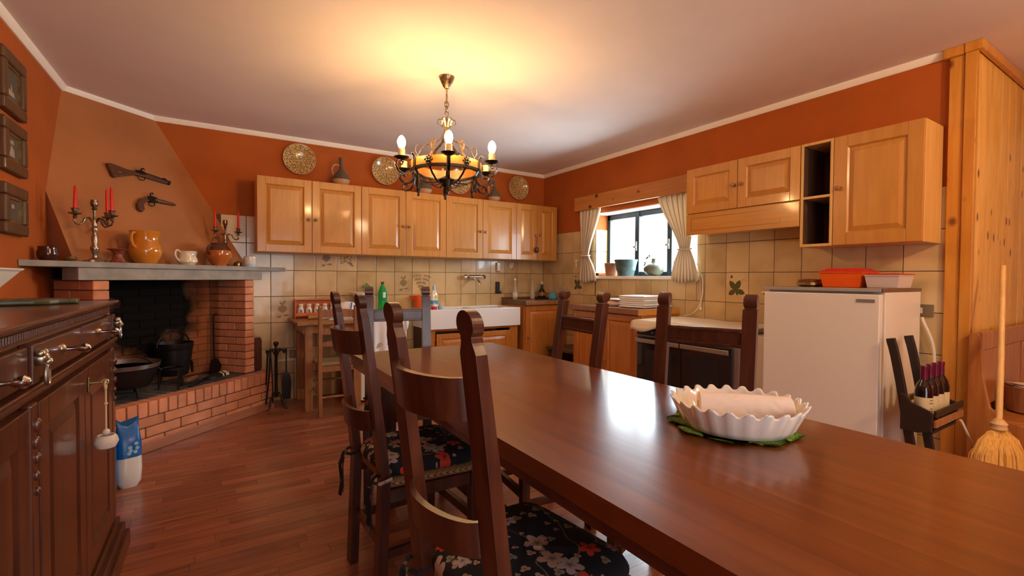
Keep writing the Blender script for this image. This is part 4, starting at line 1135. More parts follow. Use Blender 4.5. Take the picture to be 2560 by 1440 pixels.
# tap
t = thing('wall_tap', 'chrome wall-mounted mixer tap with two handles above the sink', 'tap', (-1.05, -0.007, 1.20))
part('mixer_body', MB().cyl((-0.075, -0.055, 0), (0.075, -0.055, 0), 0.024), 'chrome', t, smooth=True)
for s_ in (-1, 1):
    part('wall_union', MB().cyl((s_*0.06, 0, 0), (s_*0.06, -0.055, 0), 0.013), 'chrome', t, smooth=True)
    part('handle', MB().tube([(s_*0.078, -0.055, 0), (s_*0.10, -0.055, 0), (s_*0.115, -0.055, 0), (s_*0.14, -0.055, 0)], [0.016, 0.018, 0.032, 0.024], 14), 'chrome', t, smooth=True)
part('spout', MB().tube(bez((0, -0.055, -0.01), (0, -0.06, -0.06), (0, -0.17, -0.01), (0, -0.19, -0.10)), 0.013), 'chrome', t, smooth=True)
# small wall things
t = thing('soap_holder', 'small beige wall dispenser on the tiles above the tap end', 'dispenser', (-0.70, -0.007, 1.272))
part('body', MB().box(-0.022, 0.022, -0.03, 0, 0, 0.105), 'cream_china', t, bevel=0.006)
part('nozzle', MB().cyl((0.01, -0.02, -0.008), (0.01, -0.02, 0.004), 0.008), 'outlet_brown', t)
t = thing('phone_holder', 'black rectangular holder fixed to the tiles beside the worktop', 'holder', (-0.705, -0.007, 0.995))
part('body', MB().box(-0.030, 0.030, -0.018, 0, 0, 0.148), 'black_plastic', t, bevel=0.01, seg=3)
part('foot', MB().box(0.005, 0.045, -0.03, 0, 0, 0.03), 'black_plastic', t, bevel=0.006)
t = thing('wall_socket', 'cream swivel wall socket on the tiles below the corner cabinet', 'socket', (-0.50, -0.007, 1.345))
part('disc', MB().lathe([(0.045, 0), (0.045, 0.012), (0.038, 0.018), (0.001, 0.016)], n=24), 'cream_china', t, smooth=True, rot=(PI/2, 0.4, 0))
part('strap', MB().box(0.02, 0.035, -0.024, 0, -0.045, 0.045), 'grey_plastic', t, rot=(0, 0.5, 0))
# bottles in the corner
def flask(name, label, x, y, z, prof, m, cap=None, lab=None, cat='bottle'):
    t = thing(name, label, cat, (x, y, z))
    part('glass', MB().lathe(prof, n=22), m, t, smooth=True)
    if cap: part('cap', MB().lathe(cap[0], n=16), cap[1], t, smooth=True)
    if lab: part('paper_label', MB().lathe(lab[0], n=22), lab[1], t, smooth=True)
    return t
slim = [(0.030, 0), (0.032, 0.01), (0.032, 0.10), (0.024, 0.13), (0.014, 0.15), (0.013, 0.235), (0.001, 0.235)]
flask('grappa_bottle', 'slim clear glass bottle with pale label by the sink end', -0.515, -0.12, 0.9275, slim, 'bottle_clear', ([(0.015, 0.236), (0.015, 0.256), (0.001, 0.257)], 'white_china'), ([(0.0327, 0.03), (0.0327, 0.085)], 'paper'))
flask('clear_bottle', 'tall slim clear glass bottle standing behind the black tray', -0.255, -0.12, 0.9275, slim, 'bottle_clear', ([(0.015, 0.236), (0.015, 0.25), (0.001, 0.251)], 'grey_plastic'))
t = thing('black_tray', 'small black tray on the corner worktop', 'tray', (-0.10, -0.13, 0.9275))
part('tray_base', MB().box(-0.085, 0.075, -0.06, 0.06, 0, 0.018), 'black_plastic', t, bevel=0.005)
flask('liqueur_bottle', 'squat dark bottle with amber label on the black tray', -0.115, -0.13, 0.946, [(0.045, 0), (0.048, 0.01), (0.046, 0.07), (0.026, 0.105), (0.016, 0.12), (0.016, 0.165), (0.001, 0.165)], 'wine_dark', ([(0.02, 0.166), (0.022, 0.19), (0.016, 0.205), (0.001, 0.206)], 'bottle_clear'), ([(0.0487, 0.02), (0.0487, 0.065)], 'amber'))
t = thing('blue_dishcloth', 'crumpled light blue dishcloth on the corner worktop', 'dishcloth', (-0.07, -0.30, 0.9275))
q = random.Random(9)
part('cloth', MB().loft([[((0.05*k+0.012*q.random())*math.cos(a), (0.045*k+0.012*q.random())*math.sin(a), z) for a in [2*PI*i/14 for i in range(14)]] for k, z in ((1.0, 0), (1.05, 0.03), (0.8, 0.06), (0.45, 0.085), (0.1, 0.095))]), 'blue_cloth', t, smooth='all')
t = thing('sponge_block', 'pinkish sponge block beside the blue dishcloth', 'sponge', (-0.025, -0.42, 0.9275))
part('block', MB().box(-0.015, 0.015, -0.03, 0.03, 0, 0.055), 'napkin_pink', t, bevel=0.006)
# detergents and pitcher on the sink
t = thing('detergent_bottle', 'white detergent bottle with yellow label and lilac cap on the sink', 'bottle', (-1.655, -0.28, 0.834))
part('bottle_body', MB().lathe([(0.034, 0), (0.038, 0.01), (0.040, 0.10), (0.036, 0.17), (0.020, 0.215), (0.014, 0.225), (0.001, 0.226)], n=24, sx=1.15, sy=0.75), 'white_china', t, smooth=True)
part('cap', MB().lathe([(0.018, 0.2265), (0.016, 0.25), (0.008, 0.275), (0.001, 0.278)], n=16), 'blue_pale', t, smooth=True)
part('paper_label', MB().lathe([(0.0415, 0.13), (0.0405, 0.165), (0.034, 0.165), (0.034, 0.13)], (0.012, -0.002, 0), n=16, sx=0.6, sy=0.74), 'label_yellow', t, smooth=True)
part('picture_label', MB().lathe([(0.0405, 0.07), (0.0415, 0.11), (0.036, 0.11), (0.036, 0.07)], n=20, sx=1.15, sy=0.75), 'blue_cloth', t, smooth=True)
for nm, lb, x, m1, m2 in (('red_soap_bottle', 'small red and white soap bottle beside the detergent on the sink', -1.688, 'label_red', 'white_china'), ('clear_soap_bottle', 'pale blue clear soap bottle on the drainer beside red bottle', -1.612, 'blue_pale', 'bottle_clear')):
    t = thing(nm, lb, 'bottle', (x, -0.36, 0.834))
    part('bottle_body', MB().lathe([(0.026, 0), (0.029, 0.005), (0.029, 0.055), (0.018, 0.07), (0.010, 0.075), (0.010, 0.085), (0.001, 0.086)], n=20), m2, t, smooth=True)
    part('paper_label', MB().lathe([(0.0297, 0.008), (0.0297, 0.05), (0.027, 0.05), (0.027, 0.008)], n=20), m1, t, smooth=True)
t = thing('orange_pitcher', 'bright orange enamel pitcher with wide spout on the sink', 'pitcher', (-1.752, -0.10, 0.8575))
part('pitcher_body', MB().lathe([(0.056, 0), (0.060, 0.006), (0.064, 0.11), (0.068, 0.135), (0.064, 0.135), (0.056, 0.012), (0.001, 0.01)], n=28), 'orange_plastic', t, smooth=True)
part('spout', MB().loft([[(-0.05, -0.035, 0.08), (-0.05, 0.035, 0.08), (-0.06, 0.0, 0.07)], [(-0.085, -0.03, 0.115), (-0.085, 0.03, 0.115), (-0.10, 0, 0.105)], [(-0.10, -0.022, 0.136), (-0.10, 0.022, 0.136), (-0.12, 0, 0.135)]]), 'orange_plastic', t, smooth=True)
part('handle', MB().tube(bez((0.066, 0, 0.12), (0.12, 0, 0.13), (0.12, 0, 0.03), (0.062, 0, 0.03)), 0.007), 'orange_plastic', t, smooth=True)

# white appliance with cloths between side table and sink
t = thing('washing_machine', 'white washing machine standing between side table and sink', 'washing machine', (-2.265, -0.012, 0.0))
part('cabinet_body', MB().box(-0.225, 0.225, -0.50, 0, 0.02, 0.845), 'white_enamel', t, bevel=0.008)
part('door_ring', MB().lathe([(0.15, 0), (0.15, 0.02), (0.12, 0.026), (0.11, 0.01)], n=32), 'grey_plastic', t, smooth=True, loc=(0, -0.50, 0.42), rot=(PI/2, 0, 0))
part('control_strip', MB().box(-0.21, 0.21, -0.506, -0.50, 0.74, 0.82), 'grey_plastic', t)
for sx in (-0.18, 0.18):
    for sy in (-0.45, -0.05):
        part('foot', MB().cyl((sx, sy, 0), (sx, sy, 0.02), 0.02), 'black_plastic', t)
def drape(name, label, loc, pts_fn, nx, ny, m, th=0.002):
    mb = MB(); mb.loft([[pts_fn(i/nx, j/ny) for i in range(nx+1)] for j in range(ny+1)], closed=False, caps=False)
    o = part(name, mb, m, None, smooth='all', loc=loc)
    s_ = o.modifiers.new('solid', 'SOLIDIFY'); s_.thickness = th; s_.offset = 1
    return tag(o, label, 'cloth')
def f1(u_, v_):
    x = -0.215+0.30*u_
    if v_ < 0.45:
        return (x, -0.03-0.48*v_/0.45, 0.848+0.002*math.sin(14*u_))
    k = (v_-0.45)/0.55
    return (x+0.01*math.sin(9*u_)*k, -0.516-0.012*math.sin(20*u_)*k-0.004, 0.848-0.50*k)
drape('tea_towel', 'white tea towel hanging over the washing machine front', (-2.265, -0.012, 0), f1, 26, 24, 'cloth_white')
def f2(u_, v_):
    x = 0.095+0.135*u_
    if v_ < 0.4:
        return (x, -0.12-0.39*v_/0.4, 0.853+0.004*math.sin(10*u_))
    k = (v_-0.4)/0.6
    return (x+0.012*k, -0.519-0.016*math.sin(16*u_+1)*k, 0.853-(0.28-0.16*u_*u_)*k)
drape('pink_cloth', 'pinkish white cloth hanging beside the tea towel near the sink', (-2.265, -0.012, 0), f2, 18, 22, 'cloth_white')
t = flask('water_bottle', 'green plastic water bottle with white label beside the orange pitcher', -2.19, -0.20, 0.8545, [(0.040, 0), (0.045, 0.008), (0.046, 0.06), (0.043, 0.09), (0.046, 0.12), (0.046, 0.175), (0.030, 0.225), (0.014, 0.255), (0.013, 0.268), (0.001, 0.268)], 'bottle_green', ([(0.0155, 0.262), (0.0155, 0.288), (0.001, 0.289)], 'glaze_brown'))
part('paper_label', MB().lathe([(0.0468, 0.125), (0.0468, 0.18), (0.044, 0.18), (0.044, 0.125)], (0.003, -0.002, 0), n=20, sx=0.72, sy=0.98), 'white_china', t, smooth=True)
t = thing('fruit_plate', 'small plate of dried fruit beside the green bottle', 'plate', (-2.13, -0.33, 0.858))
part('plate_body', MB().lathe([(0.05, 0), (0.08, 0.012), (0.078, 0.015), (0.045, 0.005), (0.001, 0.005)], n=24), 'cream_china', t, smooth=True)
part('fruit', MB().sphere((0.02, 0, 0.02), 0.022).sphere((-0.025, 0.015, 0.02), 0.02).sphere((0, -0.03, 0.02), 0.02), 'terracotta', t, smooth=True)

# ---- side table against the tiles
t = thing('side_table', 'small rustic pine table against the tiles left of the washing machine', 'table', (-3.03, -0.02, 0.0))
W, D = 0.535, 0.58
for i in range(5):
    part('top_board', MB().box(-0.02, W+0.0, -D-0.02+0.12*i, -D-0.02+0.12*i+0.118, 0.765, 0.79), 'side_table_wood', t, bevel=0.002)
part('apron', MB().box(0.03, W-0.03, -D+0.03, -D+0.05, 0.69, 0.764).box(0.03, 0.05, -D+0.05, -0.05, 0.69, 0.764).box(W-0.05, W-0.03, -D+0.05, -0.05, 0.69, 0.764), 'side_table_wood', t)
for x_ in (0.045, W-0.075):
    for y_ in (-D+0.02, -0.07):
        part('leg', MB().box(x_, x_+0.062, y_, y_+0.055, 0, 0.764), 'side_table_wood', t, bevel=0.003)
t = thing('spice_rack', 'orange wooden rack of white spice jars on the side table', 'rack', (-3.005, -0.035, 0.7905))
part('rack_box', MB().box(0, 0.40, -0.012, 0, 0, 0.18).box(0, 0.008, -0.085, -0.012, 0, 0.18).box(0.392, 0.40, -0.085, -0.012, 0, 0.18).box(0.008, 0.392, -0.085, -0.012, 0.025, 0.035).box(0.008, 0.392, -0.085, -0.012, 0.172, 0.18), 'spice_wood', t, bevel=0.002)
part('front_bar', MB().box(0.008, 0.392, -0.092, -0.086, 0.02, 0.05), 'spice_wood', t)
for i in range(5):
    x = 0.055+0.073*i
    j = thing('spice_jar', ('white spice jar at the fireplace end of the orange rack', 'white spice jar second from the fireplace end of the rack', 'white spice jar in the middle of the orange rack', 'white spice jar fourth from the fireplace end of the rack', 'white spice jar at the scale end of the orange rack')[i], 'jar', (-3.005+x, -0.085, 0.8265), 0, 'white spice jars in the rack')
    part('jar_body', MB().lathe([(0.024, 0), (0.030, 0.006), (0.031, 0.035), (0.022, 0.065), (0.018, 0.075), (0.001, 0.076)], n=22), 'white_china', j, smooth=True)
    part('lid', MB().lathe([(0.020, 0.0765), (0.024, 0.085), (0.020, 0.10), (0.001, 0.104)], n=20), 'cream_china', j, smooth=True)
    part('dot_print', MB().lathe([(0.010, 0), (0.010, 0.0015), (0.001, 0.0018)], n=16), 'china_print', j, loc=(0, -0.0305, 0.034), rot=(PI/2, 0, 0))
    part('name_print', MB().box(-0.010, 0.010, -0.0315, -0.0295, 0.012, 0.020), 'china_print', j)
t = thing('rolling_pin', 'wooden rolling pin with white paper lying on the side table', 'rolling pin', (-2.84, -0.30, 0.7905), 0.1)
part('roller', MB().cyl((-0.08, 0, 0.022), (0.02, 0, 0.022), 0.022), 'side_table_wood', t, smooth=True)
part('paper_sleeve', MB().box(0.021, 0.12, -0.026, 0.026, 0, 0.048), 'paper', t, bevel=0.004)
t = thing('magazine_pile', 'pile of papers and magazines on the side table', 'papers', (-2.64, -0.34, 0.7905), -0.1)
for i in range(4):
    part('magazine', MB().box(-0.11+0.006*i, 0.11-0.008*i, -0.12, 0.12-0.01*i, 0.008*i, 0.008*i+0.0075), ('paper', 'blue_pale', 'cream_china', 'grey_plastic')[i], t)
t = thing('kitchen_scale', 'white kitchen scale with wide shallow pan on the washing machine', 'scale', (-2.425, -0.17, 0.8530))
part('scale_body', MB().loft([[(-0.06*k, -0.06*k, z), (0.06*k, -0.06*k, z), (0.06*k, 0.06*k, z), (-0.06*k, 0.06*k, z)] for k, z in ((0.8, 0), (0.8, 0.06), (0.45, 0.10), (0.3, 0.135))]), 'white_china', t, bevel=0.01)
part('weighing_pan', MB().lathe([(0.02, 0.135), (0.05, 0.145), (0.09, 0.178), (0.094, 0.183), (0.086, 0.181), (0.05, 0.151), (0.001, 0.145)], n=32), 'white_china', t, smooth=True)
t = thing('striped_bag', 'crumpled white paper bag with blue stripe on the side table', 'bag', (-2.575, -0.32, 0.823))
q = random.Random(21)
part('bag_body', MB().loft([[((0.10*k+0.015*q.random())*math.cos(a), (0.06*k+0.012*q.random())*math.sin(a), z) for a in [2*PI*i/16 for i in range(16)]] for k, z in ((0.9, 0), (1.05, 0.04), (0.95, 0.085), (0.55, 0.12), (0.1, 0.13))]), 'cloth_white', t, smooth='all')
part('blue_stripe', MB().tube([(0.015+0.02*k, -0.085+0.03*k*k, 0.02+0.10*k) for k in (0, 0.25, 0.5, 0.75, 1)], 0.006), 'blue_pack', t, smooth=True)
t = thing('herb_glass', 'glass with a pale green herb sprig against the tiles', 'plant', (-2.315, -0.065, 0.8530))
part('glass', MB().lathe([(0.028, 0), (0.034, 0.10), (0.031, 0.10), (0.025, 0.006), (0.001, 0.005)], n=20), 'jar_glass', t, smooth=True)
sp = MB()
for i in range(5):
    sp.tube([(0, 0, 0.02), (0.012*(i-2), 0.004, 0.15), (0.02*(i-2), 0, 0.22+0.02*(i % 2))], 0.0025, 5)
part('stem', sp, 'plant_green', t)
q = random.Random(3)
for i in range(14):
    a = q.uniform(0, 2*PI); z = q.uniform(0.15, 0.25); r = q.uniform(0.005, 0.045)
    mb = MB().add([(r*math.cos(a), r*math.sin(a), z), (r*math.cos(a)+0.014, r*math.sin(a), z+0.012), (r*math.cos(a)+0.004, r*math.sin(a)-0.006, z+0.03), (r*math.cos(a)-0.012, r*math.sin(a), z+0.014)], [(0, 1, 2, 3)])
    part('leaf', mb, 'plant_green', t)

# ---- rush-seated chair, its back towards the room
t = thing('rush_chair', 'light brown ladder-back chair with rush seat tucked at the side table', 'chair', (-2.755, -0.78, 0.0))
for s_ in (-1, 1):
    part('back_post', MB().loft([[(s_*0.145-0.016, y-0.02, z), (s_*0.145+0.016, y-0.02, z), (s_*0.145+0.016, y+0.014, z), (s_*0.145-0.016, y+0.014, z)] for z, y in ((0, -0.015), (0.44, 0), (0.93, -0.03), (0.945, -0.028))]), 'rush_chair_wood', t, bevel=0.004)
    part('front_leg', MB().box(s_*0.165-0.016, s_*0.165+0.016, 0.34, 0.372, 0, 0.44), 'rush_chair_wood', t, bevel=0.004)
    part('side_stretcher', MB().cyl((s_*0.15, 0, 0.20), (s_*0.165, 0.35, 0.20), 0.010), 'rush_chair_wood', t, smooth=True)
for z0, z1 in ((0.845, 0.905), (0.70, 0.745), (0.60, 0.635)):
    part('ladder_slat', MB().loft([[(x, -0.022-0.02+0.03*(x/0.145)**2*0.6, z0), (x, -0.008-0.02+0.03*(x/0.145)**2*0.6, z0), (x, -0.008-0.02+0.03*(x/0.145)**2*0.6, z1+0.012*(1-(x/0.13)**2)), (x, -0.022-0.02+0.03*(x/0.145)**2*0.6, z1+0.012*(1-(x/0.13)**2))] for x in (-0.129, -0.07, 0, 0.07, 0.129)]), 'rush_chair_wood', t, smooth=True)
part('seat', MB().prism([(-0.15, 0.005), (0.15, 0.005), (0.18, 0.375), (-0.18, 0.375)], 0.425, 0.455), 'rush', t, bevel=0.01)
part('front_stretcher', MB().cyl((-0.165, 0.356, 0.24), (0.165, 0.356, 0.24), 0.010), 'rush_chair_wood', t, smooth=True)
part('back_stretcher', MB().cyl((-0.145, -0.005, 0.16), (0.145, -0.005, 0.16), 0.010), 'rush_chair_wood', t, smooth=True)
part('seat_rail', MB().box(-0.13, 0.13, -0.016, 0.004, 0.38, 0.424), 'rush_chair_wood', t)

# ---- fire tools
t = thing('fire_tool_stand', 'black wrought iron stand for fire tools beside the hearth', 'stand', (-3.185, -0.30, 0.0))
part('post', MB().lathe([(0.013, 0.10), (0.012, 0.52), (0.018, 0.53), (0.011, 0.54), (0.011, 0.565), (0.020, 0.575), (0.022, 0.59), (0.015, 0.603), (0.001, 0.605)], n=16), 'wrought_iron', t, smooth=True)
for s_ in (-1, 1):
    part('crossbar', MB().tube(bez((0, 0, 0.525), (s_*0.03, 0, 0.545), (s_*0.06, 0, 0.53), (s_*0.066, 0, 0.50))+[(s_*0.072, 0, 0.505), (s_*0.076, 0, 0.53)], 0.010), 'wrought_iron', t, smooth=True)
    part('collar', MB().tube(bez((0, 0, 0.42), (s_*0.004, 0, 0.49), (s_*0.02, 0, 0.52), (s_*0.045, 0, 0.528)), 0.007), 'wrought_iron', t, smooth=True)
for k in range(4):
    a = PI/4+k*PI/2
    part('foot', MB().tube([(0, 0, 0.12), (0.03*math.cos(a), 0.03*math.sin(a), 0.13), (0.065*math.cos(a), 0.065*math.sin(a), 0.09), (0.085*math.cos(a), 0.085*math.sin(a), 0.02), (0.11*math.cos(a), 0.11*math.sin(a), 0.006)], [0.012, 0.012, 0.010, 0.009, 0.007]), 'wrought_iron', t, smooth=True)
t = thing('hearth_shovel', 'short iron hearth shovel hung on the fire tool stand', 'shovel', (-3.105, -0.325, 0.08))
part('shaft', MB().cyl((0, 0, 0.25), (0, 0, 0.46), 0.006), 'wrought_iron', t, smooth=True)
part('blade', MB().loft([[(-0.035, -0.006, 0.0), (0.035, -0.006, 0), (0.035, 0.004, 0), (-0.035, 0.004, 0)], [(-0.040, -0.012, 0.15), (0.040, -0.012, 0.15), (0.040, -0.002, 0.15), (-0.040, -0.002, 0.15)], [(-0.03, -0.012, 0.22), (0.03, -0.012, 0.22), (0.03, 0, 0.22), (-0.03, 0, 0.22)], [(-0.008, -0.006, 0.25), (0.008, -0.006, 0.25), (0.008, 0, 0.25), (-0.008, 0, 0.25)]]), 'iron', t, smooth=True)
for nm, lb, dx, dy in (('hearth_poker', 'straight iron poker hung on the fire tool stand', -0.068, -0.02), ('hearth_tongs', 'thin iron tongs hung on the fire tool stand beside the poker', -0.05, -0.05)):
    t = thing(nm, lb, 'fire tool', (-3.185+dx, -0.30+dy, 0.06))
    part('shaft', MB().tube([(-0.035, 0, 0.0), (-0.01, 0, 0.25), (0, 0, 0.47)], 0.0075), 'wrought_iron', t, smooth=True)
    part('grip', MB().lathe([(0.006, 0.42), (0.009, 0.44), (0.007, 0.47), (0.001, 0.475)], n=10), 'wrought_iron', t, smooth=True)
    if 'tongs' in nm:
        part('second_arm', MB().tube([(0.02, 0, 0.0), (0.012, 0, 0.25), (0.004, 0, 0.42)], 0.005), 'wrought_iron', t, smooth=True)
t = thing('hearth_bellows', 'dark red-brown wooden bellows board propped on the hearth end', 'bellows', tuple(FL(0.69, 0.17, 0.336)), TH-0.55)
bp = MB()
pts = [(-0.045, 0), (0.045, 0), (0.052, 0.02), (0.052, 0.27), (0.04, 0.30), (-0.04, 0.30), (-0.052, 0.27), (-0.052, 0.02)]
n = len(pts)
bp.add([(x, -0.012, z) for x, z in pts]+[(x, 0.012, z) for x, z in pts], [tuple(range(n)), tuple(range(2*n-1, n-1, -1))]+[(i, n+i, n+(i+1) % n, (i+1) % n) for i in range(n)])
part('board', bp, 'walnut', t, bevel=0.004)
# low double socket strip on the tiles
t = thing('cable_strip', 'cream cable strip with brown socket low on the tiles', 'socket', (-3.09, -0.007, 0.375))
part('strip', MB().box(-0.08, 0.10, -0.012, 0, 0, 0.016), 'cream_china', t)
part('socket_box', MB().box(0.05, 0.11, -0.02, 0, 0.03, 0.10), 'outlet_brown', t, bevel=0.004)
# blue packs on the floor behind the sideboard
for i, (x, y, lb) in enumerate(((-4.065, -1.60, 'tall blue and white plastic pack on the floor before the hearth'), (-4.165, -1.68, 'dark blue plastic pack leaning beside the sideboard end'))):
    t = thing('plastic_pack', lb, 'pack', (x, y, 0.0), 0.35)
    def ring(w_, d_, z, ear=0.0):
        out = []
        for k in range(20):
            a = 2*PI*k/20; ca, sa = math.cos(a), math.sin(a)
            X = math.copysign(abs(ca)**0.6, ca); Y = math.copysign(abs(sa)**0.7, sa)
            out.append((w_*X, d_*Y, z+ear*abs(X)**2))
        return out
    part('lower_pack', MB().loft([ring(0.040, 0.045, 0.0), ring(0.058, 0.058, 0.03), ring(0.062, 0.060, 0.10), ring(0.060, 0.058, 0.17)]), ('white_china', 'blue_pack')[i], t, smooth=True)
    part('upper_pack', MB().loft([ring(0.0605, 0.0585, 0.171), ring(0.060, 0.056, 0.25), ring(0.052, 0.034, 0.30, 0.01), ring(0.050, 0.008, 0.325, 0.03), ring(0.052, 0.004, 0.335, 0.055)]), 'blue_pack', t, smooth=True)
    q = random.Random(i)
    for k in range(6):
        a = -PI/2+q.uniform(-0.9, 0.9); z = q.uniform(0.17, 0.27)
        part('dot_print', MB().lathe([(0.010, 0), (0.010, 0.001), (0.001, 0.0012)], n=12), 'blue_pale', t, loc=(0.045*math.cos(a), -0.0575, z), rot=(PI/2, 0, 0))

# ================================================================== WINDOW THINGS
t = thing('window_pelmet', 'knotty pine pelmet board above the window', 'pelmet', (0.0, -0.75, 1.965), RR)
part('front_board', MB().box(0, 1.676, -0.11, -0.088, 0, 0.155), 'pine_pelmet', t, bevel=0.004)
part('end_board', MB().box(0, 0.02, -0.087, -0.002, 0, 0.155), 'pine_pelmet', t)
part('curtain_rod', MB().cyl((0.021, -0.05, 0.02), (1.67, -0.05, 0.02), 0.008), 'moulding', t, smooth=True)
def curtain(label, ytop, ywaist, ybot, ztop, zw, zb, nf):
    # y runs along the wall
    t = thing('curtain', label, 'curtain', (-0.065, ytop[0], zb), 0, 'striped window curtains')
    mb = MB(); nx, nz = nf*8, 30
    uv = []
    rows = []
    for j in range(nz+1):
        z = ztop+(zb-ztop)*j/nz
        if z > zw:
            k = (ztop-z)/(ztop-zw); k = k*k*(3-2*k)*0.55+k*0.45
            a = ytop[0]+(ywaist[0]-ytop[0])*k; b = ytop[1]+(ywaist[1]-ytop[1])*k
        else:
            k = (zw-z)/(zw-zb); k = math.sin(k*PI/2)
            a = ywaist[0]+(ybot[0]-ywaist[0])*k; b = ywaist[1]+(ybot[1]-ywaist[1])*k
        row = []
        amp = 0.014+0.010*min(1, abs(z-zw)/0.25)
        for i in range(nx+1):
            u_ = i/nx
            row.append((amp*math.sin(2*PI*nf*u_+0.7*math.sin(3*u_))-0.0, a+(b-a)*u_-ytop[0], z-zb+0.012*math.sin(7*u_+2)*(j/nz)))
        rows.append(row)
    mb.loft(rows, closed=False, caps=False)
    o = part('fabric', mb, 'curtain', t, smooth='all')
    me = o.data
    uvl = me.uv_layers.new(name='UVMap')
    for l in me.loops:
        uvl.data[l.index].uv = ((l.vertex_index % (nx+1))/nx, (l.vertex_index//(nx+1))/nz)
    s_ = o.modifiers.new('solid', 'SOLIDIFY'); s_.thickness = 0.0015
    a, b = ywaist
    part('tieback', MB().tube([((0.034)*math.cos(q), (a+b)/2-ytop[0]+(abs(a-b)/2+0.012)*math.sin(q), zw-zb+0.004*math.cos(q)) for q in [2*PI*i/24 for i in range(24)]], 0.007, 6, closed=True), 'cloth_cream', t, smooth=True)
    return t
curtain('striped cream curtain tied back on the corner side of the window', (-0.795, -1.15), (-0.845, -0.958), (-0.80, -1.09), 1.972, 1.45, 1.155, 6)
curtain('striped cream curtain tied back beside the extractor cabinet', (-1.93, -2.40), (-2.185, -2.300), (-2.10, -2.385), 1.972, 1.462, 1.165, 8)
t = thing('tieback_hook', 'white swan-neck curtain hook on the tiles beside the window', 'hook', (-0.008, -0.70, 1.335), RR)
part('knob', MB().lathe([(0.012, 0), (0.01, 0.01), (0.022, 0.02), (0.02, 0.03), (0.001, 0.034)], n=16), 'white_china', t, smooth=True, loc=(0, 0, 0.06), rot=(PI/2, 0, 0))
part('drop', MB().tube([(0, -0.02, 0.055), (0.004, -0.024, 0.02), (0.0, -0.02, -0.01)], [0.008, 0.012, 0.009]), 'white_china', t, smooth=True)
def pot(name, label, x, y, prof, m, cat='pot'):
    t = thing(name, label, cat, (x, y, 1.2185)); part('pot_body', MB().lathe(prof, n=28), m, t, smooth=True); return t
pot('sill_clay_pot', 'small pale clay pot on the window sill beside the teal planter', 0.06, -1.195, [(0.058, 0), (0.062, 0.01), (0.078, 0.13), (0.084, 0.14), (0.078, 0.142), (0.06, 0.012), (0.001, 0.01)], 'terracotta')
pot('teal_planter', 'dark teal ceramic planter in the middle of the window sill', 0.065, -1.405, [(0.078, 0), (0.085, 0.01), (0.118, 0.155), (0.124, 0.168), (0.124, 0.175), (0.116, 0.175), (0.10, 0.06), (0.001, 0.05)], 'pot_teal', 'planter')
t = pot('round_vase', 'round green-grey bud vase with dried berries on the window sill', 0.08, -1.77, [(0.050, 0)]+[(0.100*math.cos(a), 0.066+0.068*math.sin(a)) for a in [-1.25+2.35*i/14 for i in range(15)]]+[(0.033, 0.133), (0.024, 0.142), (0.020, 0.152), (0.019, 0.165), (0.021, 0.175), (0.016, 0.175), (0.015, 0.15), (0.001, 0.14)], 'vase_green', 'vase')
tw = part('twig', MB().tube([(0, 0, 0.14), (-0.01, 0.04, 0.20), (-0.02, 0.07, 0.18)], 0.0025).tube([(0, 0, 0.14), (0, 0.10, 0.15), (0, 0.115, 0.11)], 0.0025), 'black_wood', t)
for p in ((-0.01, 0.05, 0.205), (-0.02, 0.062, 0.19), (-0.02, 0.075, 0.18), (0, 0.115, 0.135), (0, 0.12, 0.115)):
    part('berry', MB().sphere(p, 0.009, 10), 'black_wood', tw, smooth=True)
t = thing('spice_tin', 'small dark tin with pale label at the right window post', 'tin', (0.10, -2.02, 1.2185))
part('tin_body', MB().lathe([(0.022, 0), (0.022, 0.13), (0.001, 0.131)], n=18), 'black_plastic', t, smooth=True)
part('paper_label', MB().lathe([(0.0226, 0.02), (0.0226, 0.055), (0.02, 0.055), (0.02, 0.02)], n=18), 'wine_label', t, smooth=True)
part('cap', MB().lathe([(0.023, 0.1315), (0.023, 0.15), (0.001, 0.15)], n=18), 'white_china', t, smooth=True)
t = thing('matchbox', 'tiny red-brown box lying on the window sill', 'box', (0.02, -1.06, 1.2185))
part('box_body', MB().box(-0.02, 0.02, -0.035, 0.035, 0, 0.012), 'copper_red', t, bevel=0.001)
t = thing('looped_cable', 'cream cable hanging in a loop on the tiles by the window', 'cable', (-0.018, -2.35, 0.93))
part('cable', MB().tube(bez((0, 0.01, 0.40), (0, -0.04, 0.28), (-0.004, -0.03, 0.05), (-0.004, -0.035, 0.005))+bez((-0.004, -0.036, 0.0), (-0.012, -0.045, 0.1), (-0.014, -0.09, 0.30), (-0.01, -0.02, 0.32))[1:], 0.0045), 'cord_white', t, smooth=True)
part('tail', MB().tube(bez((-0.01, -0.06, 0.18), (-0.012, -0.06, 0.05), (-0.012, 0.0, -0.07), (-0.012, 0.13, -0.072)), 0.0045), 'cord_white', t, smooth=True)
part('plug', MB().lathe([(0.006, -0.012), (0.012, -0.01), (0.012, 0.012), (0.005, 0.02)], (-0.004, -0.036, 0), 12), 'cord_white', t, smooth=True)
